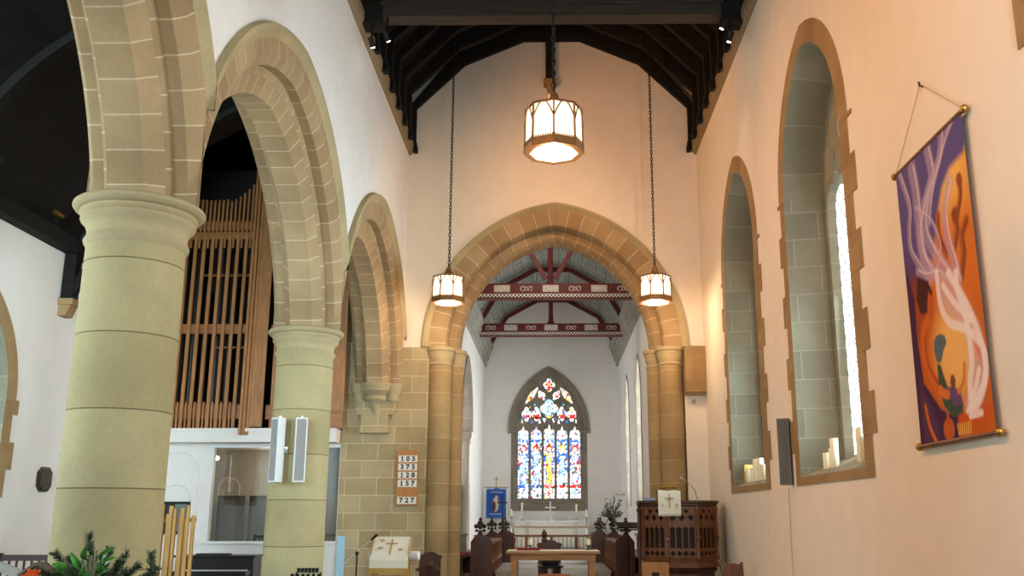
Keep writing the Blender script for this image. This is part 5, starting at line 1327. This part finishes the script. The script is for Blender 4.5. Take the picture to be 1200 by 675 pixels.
MB().tube([(QR-.005, 30.6, 2.25), (QR-.2, 30.55, 2.22), (QR-.28, 30.5, 2.27)], .012, 6).lathe([(.05, 2.27), (.05, 2.285), (0, 2.285)], (QR-.28, 30.5, 0), 12).build('arm', M['brass'], t); MB().lathe([(.022, 2.285), (.022, 2.46), (0, 2.465)], (QR-.28, 30.5, 0), 10).build('candle', M['wax'], t)
MB().lathe([(.06, 0), (.06, .012), (0, .015)], (0, 0, 0), 12).xf(Matrix.Translation((QR-.003, 30.6, 2.25)) @ Matrix.Rotation(-PI/2, 4, 'Y')).build('back_plate', M['brass'], t)
# monument inside the side arch
t = thing('stone_screen', 'white carved stone screen with pointed arch inside the chancel side arch', 'screen', (QL-.45, 25.6, .3))
f = lambda s, d, z: (QL-.42-d, 25.9+s, z)
fill_plate([(-1.2, .3), (1.2, .3), (1.2, 2.25), (-1.2, 2.25)], [lancet(q, .26, .5, 1.5) for q in (-.75, 0, .75)], f, 0, .1).build('arcade', M['greystone'], t)
MB().box(QL-.56, QL-.36, 24.66, 27.14, 2.25, 2.42).box(QL-.60, QL-.32, 24.66, 27.14, 2.42, 2.50).build('cornice', M['white'], t); MB().box(QL-.54, QL-.50, 24.7, 27.1, .5, 2.2).build('backing', M['dark_wood'], t)

# ================================================================== FOREGROUND LEFT
t = thing('display_table', 'dark table below the fir branches', 'table', (-3.3, 6.3, 0))
MB().box(-4.3, -2.35, 5.95, 6.75, .84, .88).build('table_top', M['pews'], t)
for x in (-4.22, -2.43):
    for y in (6.02, 6.68): MB().box(x-.035, x+.035, y-.035, y+.035, 0, .84).build('leg', M['pews'], t)
t = thing('fir_arrangement', 'fir branches with glossy green leaves in a pot before near pillar', 'plant arrangement', (-2.93, 6.3, .88))
MB().lathe([(.10, 0), (.15, .16), (.16, .18), (.14, .18), (0, .14)], (-2.93, 6.3, .88), 20, cap=False).build('pot', M['twig'], t)
rnd = random.Random(11)
def fir_branch(p0, p1, seed):
    r = random.Random(seed); w = MB(); p0, p1 = Vector(p0), Vector(p1); d = (p1-p0); L = d.length; d.normalize()
    w.tube([p0, p0.lerp(p1, .5)+Vector((0, 0, .015)), p1], [.008, .006, .003], 6)
    for q in range(int(L*1100)):
        p = p0.lerp(p1, .15+.85*r.random())+Vector((0, 0, .008)); n = Vector((r.gauss(0, 1), r.gauss(0, 1), r.gauss(0, 1))).normalized(); n = (n-d*n.dot(d)).normalized()*.85+d*.7
        s_ = n.cross(Vector((r.random(), r.random(), r.random()))).normalized()*.0036; e = p+n*.036
        w.add([p-s_, p+s_, e+s_*.4, e-s_*.4], [(0,1,2,3)])
    return w
b = Vector((-2.93, 6.3, 1.06))
tips = [(-2.98, 6.25, 1.475), (-3.16, 6.2, 1.36), (-3.27, 6.25, 1.26), (-3.10, 6.12, 1.27), (-2.70, 6.2, 1.36), (-2.66, 6.3, 1.28), (-2.76, 6.1, 1.25), (-3.22, 6.15, 1.20), (-2.90, 6.05, 1.22), (-2.60, 6.35, 1.22), (-3.03, 6.45, 1.35), (-2.84, 6.5, 1.24), (-3.3, 6.4, 1.22)]
for k, p in enumerate(tips): fir_branch(b, p, k).build('fir_branch', M['fir'], t)
for k, p in enumerate([(-3.06, 6.02, 1.21), (-2.80, 6.0, 1.22), (-2.96, 5.98, 1.27), (-3.20, 6.06, 1.27), (-2.70, 6.12, 1.32), (-3.12, 6.3, 1.33), (-2.62, 6.1, 1.19), (-3.28, 6.12, 1.18), (-2.88, 6.35, 1.38)]): fir_branch(b, p, 80+k).build('fir_branch', M['fir'], t)
fir_branch((-2.55, 6.25, 1.06), (-2.565, 6.25, 1.36), 55).build('fir_branch', M['fir'], t); fir_branch((-2.58, 6.2, 1.1), (-2.50, 6.2, 1.27), 56).build('fir_branch', M['fir'], t)
def leaf(base, tip, wd, seed):
    base, tip = Vector(base), Vector(tip); d = tip-base; s_ = d.cross(Vector((.2, -1, .3))).normalized(); n = s_.cross(d).normalized(); v = []; 
    for k in range(7):
        q = k/6; w_ = wd*math.sin(PI*min(1, q*.9+.06))**.8; c = base+d*q+n*(.03*math.sin(PI*q))
        v += [c-s_*w_+n*.006, c-n*.004, c+s_*w_+n*.006]
    m = MB(); m.add(v, [(3*k+a, 3*k+a+1, 3*k+a+4, 3*k+a+3) for k in range(6) for a in (0, 1)], smooth=True); m.tube([b+Vector((0, 0, .05)), base], .004, 5); return m
for k, (p, q, wd) in enumerate([((-2.93, 6.15, 1.33), (-2.89, 6.05, 1.42), .022), ((-2.84, 6.15, 1.32), (-2.74, 6.08, 1.405), .022), ((-3.0, 6.05, 1.28), (-3.06, 5.98, 1.31), .024), ((-3.02, 6.05, 1.25), (-2.995, 5.95, 1.31), .03), ((-2.80, 6.1, 1.25), (-2.77, 6.0, 1.33), .026), ((-2.82, 6.1, 1.24), (-2.72, 6.02, 1.28), .026), ((-2.90, 6.1, 1.22), (-2.86, 6.0, 1.30), .028), ((-2.86, 6.05, 1.20), (-2.80, 5.96, 1.27), .028), ((-2.96, 6.0, 1.19), (-2.93, 5.92, 1.25), .026), ((-2.78, 6.08, 1.30), (-2.69, 6.02, 1.35), .022), ((-2.94, 6.1, 1.28), (-2.97, 6.02, 1.38), .022)]):
    leaf(p, q, wd, k).build('leaf', M['leaf'], t)
for k in range(9):
    a = rnd.uniform(-.08, .08); MB().tube([b+Vector((a*.3, -.1, .0)), b+Vector((a*.6+.02, -.12, .15)), b+Vector((a+.02, -.13, .28+rnd.uniform(-.04, .05)))], .006, 6).build('twig', plain('pale_bark', srgb(150, 142, 124), .8) if k == 0 else bpy.data.materials['pale_bark'], t)
# crib stable
t = thing('crib_stable', 'small weathered timber gable shelter behind the orange flower, lower left', 'model stable', (-3.24, 6.25, .88))
GW = plain('weathered_grey_wood', srgb(120, 108, 92), .8, noise=.25)
for sg in (-1, 1):
    MB().add([(-3.24, 6.12, 1.315), (-3.24+sg*.10, 6.12, 1.245), (-3.24+sg*.10, 6.26, 1.245), (-3.24, 6.26, 1.315), (-3.24, 6.12, 1.295), (-3.24+sg*.10, 6.12, 1.225), (-3.24+sg*.10, 6.26, 1.225), (-3.24, 6.26, 1.295)], [(0,1,2,3),(7,6,5,4),(0,4,5,1),(1,5,6,2),(2,6,7,3),(3,7,4,0)]).build('roof_slope', GW, t)
for x in (-3.325, -3.155):
    for y in (6.14, 6.24): MB().box(x-.012, x+.012, y-.012, y+.012, .88, 1.235).build('post', GW, t)
MB().box(-3.325, -3.155, 6.245, 6.252, .88, 1.22).build('back_wall', M['pews'], t)
t = thing('sloping_handrail', 'grey sloping handrail at the lower left corner', 'handrail', (-4.1, 7.0, 0))
MB().bar((-4.6, 7.0, 1.475), (-3.60, 7.0, 1.12), .05, .06).build('rail', plain('grey_painted_wood', srgb(168, 162, 152), .6, noise=.08), t)
for x, z in ((-4.5, 1.42), (-3.66, 1.12)): MB().box(x-.02, x+.02, 6.98, 7.02, 0, z).build('post', M['blackm'], t)
t = thing('orange_flower', 'bright orange flower in a small vase at the lower left', 'flower', (-3.19, 6.0, .88))
w = MB()
for k in range(18):
    a = k*2.4; r = .010+.0022*k; w.ball((-3.19+r*math.cos(a), 6.0+r*math.sin(a)*.6, 1.235+r*math.sin(a)), .014, 8, 6)
w.build('petals', M['orange'], t); MB().tube([(-3.19, 6.02, .95), (-3.19, 6.02, 1.20)], .005, 5).build('stem', M['leaf'], t); MB().lathe([(.04, .88), (.05, .97), (0, .97)], (-3.19, 6.02, 0), 14, cap=False).build('vase', M['twig'], t)
# pews in the aisle
def pew(x0, x1, y, zt, label):
    t = thing('spindle_bench', label, 'bench', ((x0+x1)/2, y, 0))
    MB().box(x0, x1, y-.03, y+.03, zt-.07, zt).build('top_rail', M['pews'], t); MB().box(x0, x1, y-.02, y+.02, zt-.38, zt-.32).build('lower_rail', M['pews'], t); MB().box(x0, x1, y-.45, y, .40, .45).build('seat', M['pews'], t)
    n = int((x1-x0)/.09)
    for k in range(n): MB().tube([(x0+.06+(x1-x0-.12)*k/(n-1), y, zt-.33), (x0+.06+(x1-x0-.12)*k/(n-1), y, zt-.06)], .014, 6).build('spindle', M['pews'], t)
    for x in (x0+.03, x1-.03): MB().box(x-.03, x+.03, y-.03, y+.03, 0, zt+.02).box(x-.03, x+.03, y-.45, y-.39, 0, .45).build('end_post', M['pews'], t)
pew(-6.82, -5.4, 12.0, 1.13, 'near-black spindle-backed bench in the aisle behind near pillar')
pew(-8.0+.12, -6.95, 11.8, 1.09, 'near-black spindle-backed bench at the picture\'s left edge')

# ================================================================== CAMERA
F, PX, PY, VX, VY = 1110., 635., 337.5, 648., 604.
Yc = Vector((VX-PX, -(VY-PY), F)).normalized(); Zc = Vector((0, F, VY-PY)).normalized(); Zc = (Zc-Yc*Zc.dot(Yc)).normalized(); Xc = Yc.cross(Zc)
if Xc.x < 0: Xc = -Xc
R = Matrix((Xc, Yc, Zc))                   # world = R @ (right, up, forward)
right, up, fwd = (R @ Vector(v) for v in ((1,0,0), (0,1,0), (0,0,1)))
cam = bpy.data.cameras.new('camera'); co = bpy.data.objects.new('camera', cam); COL.objects.link(co)
mw = Matrix((right, up, -fwd)).transposed().to_4x4(); mw.translation = (0, 0, 1.6); co.matrix_world = mw
cam.sensor_fit = 'HORIZONTAL'; cam.sensor_width = 36; cam.lens = F/1200*36; cam.shift_x = -(PX-600)/1200; cam.clip_end = 200
sc.camera = co

# ================================================================== LIGHT
wd = bpy.data.worlds.new('daylight'); sc.world = wd; wd.use_nodes = True
bg = wd.node_tree.nodes['Background']; bg.inputs['Color'].default_value = (.80, .90, 1.0, 1); bg.inputs['Strength'].default_value = .45
def area(name, loc, aim, size, power, col, sy=None):
    l = bpy.data.lights.new(name, 'AREA'); l.energy = power; l.color = col; l.size = size
    if sy: l.shape = 'RECTANGLE'; l.size_y = sy
    o = bpy.data.objects.new(name, l); COL.objects.link(o); o.location = loc
    o.rotation_euler = (Vector(aim)-Vector(loc)).to_track_quat('-Z', 'Y').to_euler(); return o
def spotl(name, loc, aim, power, col, ang=70, blend=.6, rad=.06):
    l = bpy.data.lights.new(name, 'SPOT'); l.energy = power; l.color = col; l.spot_size = math.radians(ang); l.spot_blend = blend; l.shadow_soft_size = rad
    o = bpy.data.objects.new(name, l); COL.objects.link(o); o.location = loc
    o.rotation_euler = (Vector(aim)-Vector(loc)).to_track_quat('-Z', 'Y').to_euler(); return o
def point(name, loc, power, col, rad=.15):
    l = bpy.data.lights.new(name, 'POINT'); l.energy = power; l.color = col; l.shadow_soft_size = rad
    o = bpy.data.objects.new(name, l); COL.objects.link(o); o.location = loc; return o
WARM, COOL = (1.0, .66, .36), (.62, .88, 1.0)
area('west_fill', (0, -7.8, 4.5), (0, 10, 4.0), 5.5, 110, (1.0, .96, .9), 6)  # unseen ambient fill added behind the camera
area('aisle_fill', (-5.9, .8, 3.4), (-8.4, 12, 3.2), 2.4, 250, (.62, .86, 1.0), 3.4).data.spread = math.radians(75)  # unseen cool fill added to brighten the aisle
area('window_daylight', (XR-.05, 2.6, 4.6), (-4, 11.0, 5.0), 2.0, 420, COOL, 3.6)
area('window_daylight', (XR-.05, -1.8, 4.6), (-4, 8.0, 4.0), 2.0, 130, COOL, 3.6)
area('aisle_window_daylight', (AXN+.3, 7.5, 3.4), (0, 10.5, 3.0), 2.0, 160, COOL, 3.0)
HALOGEN = (1.0, .39, .085)
for loc, aim, pw, ang in (((-2.70, 13.34, 8.56), (3.0, 10.5, 4.0), 700, 95), ((-2.48, 13.36, 8.68), (3.2, 18.4, 8.0), 620, 95), ((2.6, 13.36, 8.86), (-2.0, 18.7, 5.6), 520, 80), ((2.68, 13.34, 8.64), (.6, 17.5, 1.0), 120, 70),
                          ((-2.70, 5.2, 8.6), (3.0, 6.8, 4.5), 640, 100), ((-2.70, 1.5, 8.6), (3.0, 6.0, 3.0), 320, 90)):
    spotl('spotlight_beam', loc, aim, pw, HALOGEN if loc[0] < 0 else (1.0, .72, .46), ang, 1.0)
for c, _ in WINS:
    for q in (-.58, .58):
        o = area('window_daylight', (XR+.56, c+q, 3.7), (XR-3, c+q, 3.9), .8, 68, COOL, 2.8); o.data.spread = math.radians(100)
area('chancel_side_fill', (QL-1.9, 24.6, 3.6), (1.5, 31.0, 3.2), 1.6, 210, (.9, .95, 1.0), 3.0)  # fill added through the side arch to even out the chancel
point('chancel_top_fill', (-.2, 21.2, 8.3), 100, (1.0, .90, .78), .15)  # unseen fill lamp added above the arch line to brighten the chancel
for x, y, z, _ in LP: point('lantern_glow', (x, y, z-.12), 30 if abs(x) < 1 else 62, (1, .66, .38), .12)
point('near_nave_lantern_glow', (.0, 3.0, 5.2), 70, (1, .62, .34), .2)
point('aisle_lantern_glow', (-5.9, 6.4, 4.6), 22, (1, .55, .26), .2)
point('aisle_lantern_glow', (-5.9, 14.0, 4.9), 14, (1, .70, .42), .2)
point('vestry_lamp', (-6.0, 20.2, 2.6), 30, (1, .85, .65), .1)

vs = sc.view_settings; vs.view_transform = 'Standard'; vs.look = 'None'; vs.exposure = 0.1; vs.gamma = 1.0; vs.use_curve_mapping = False
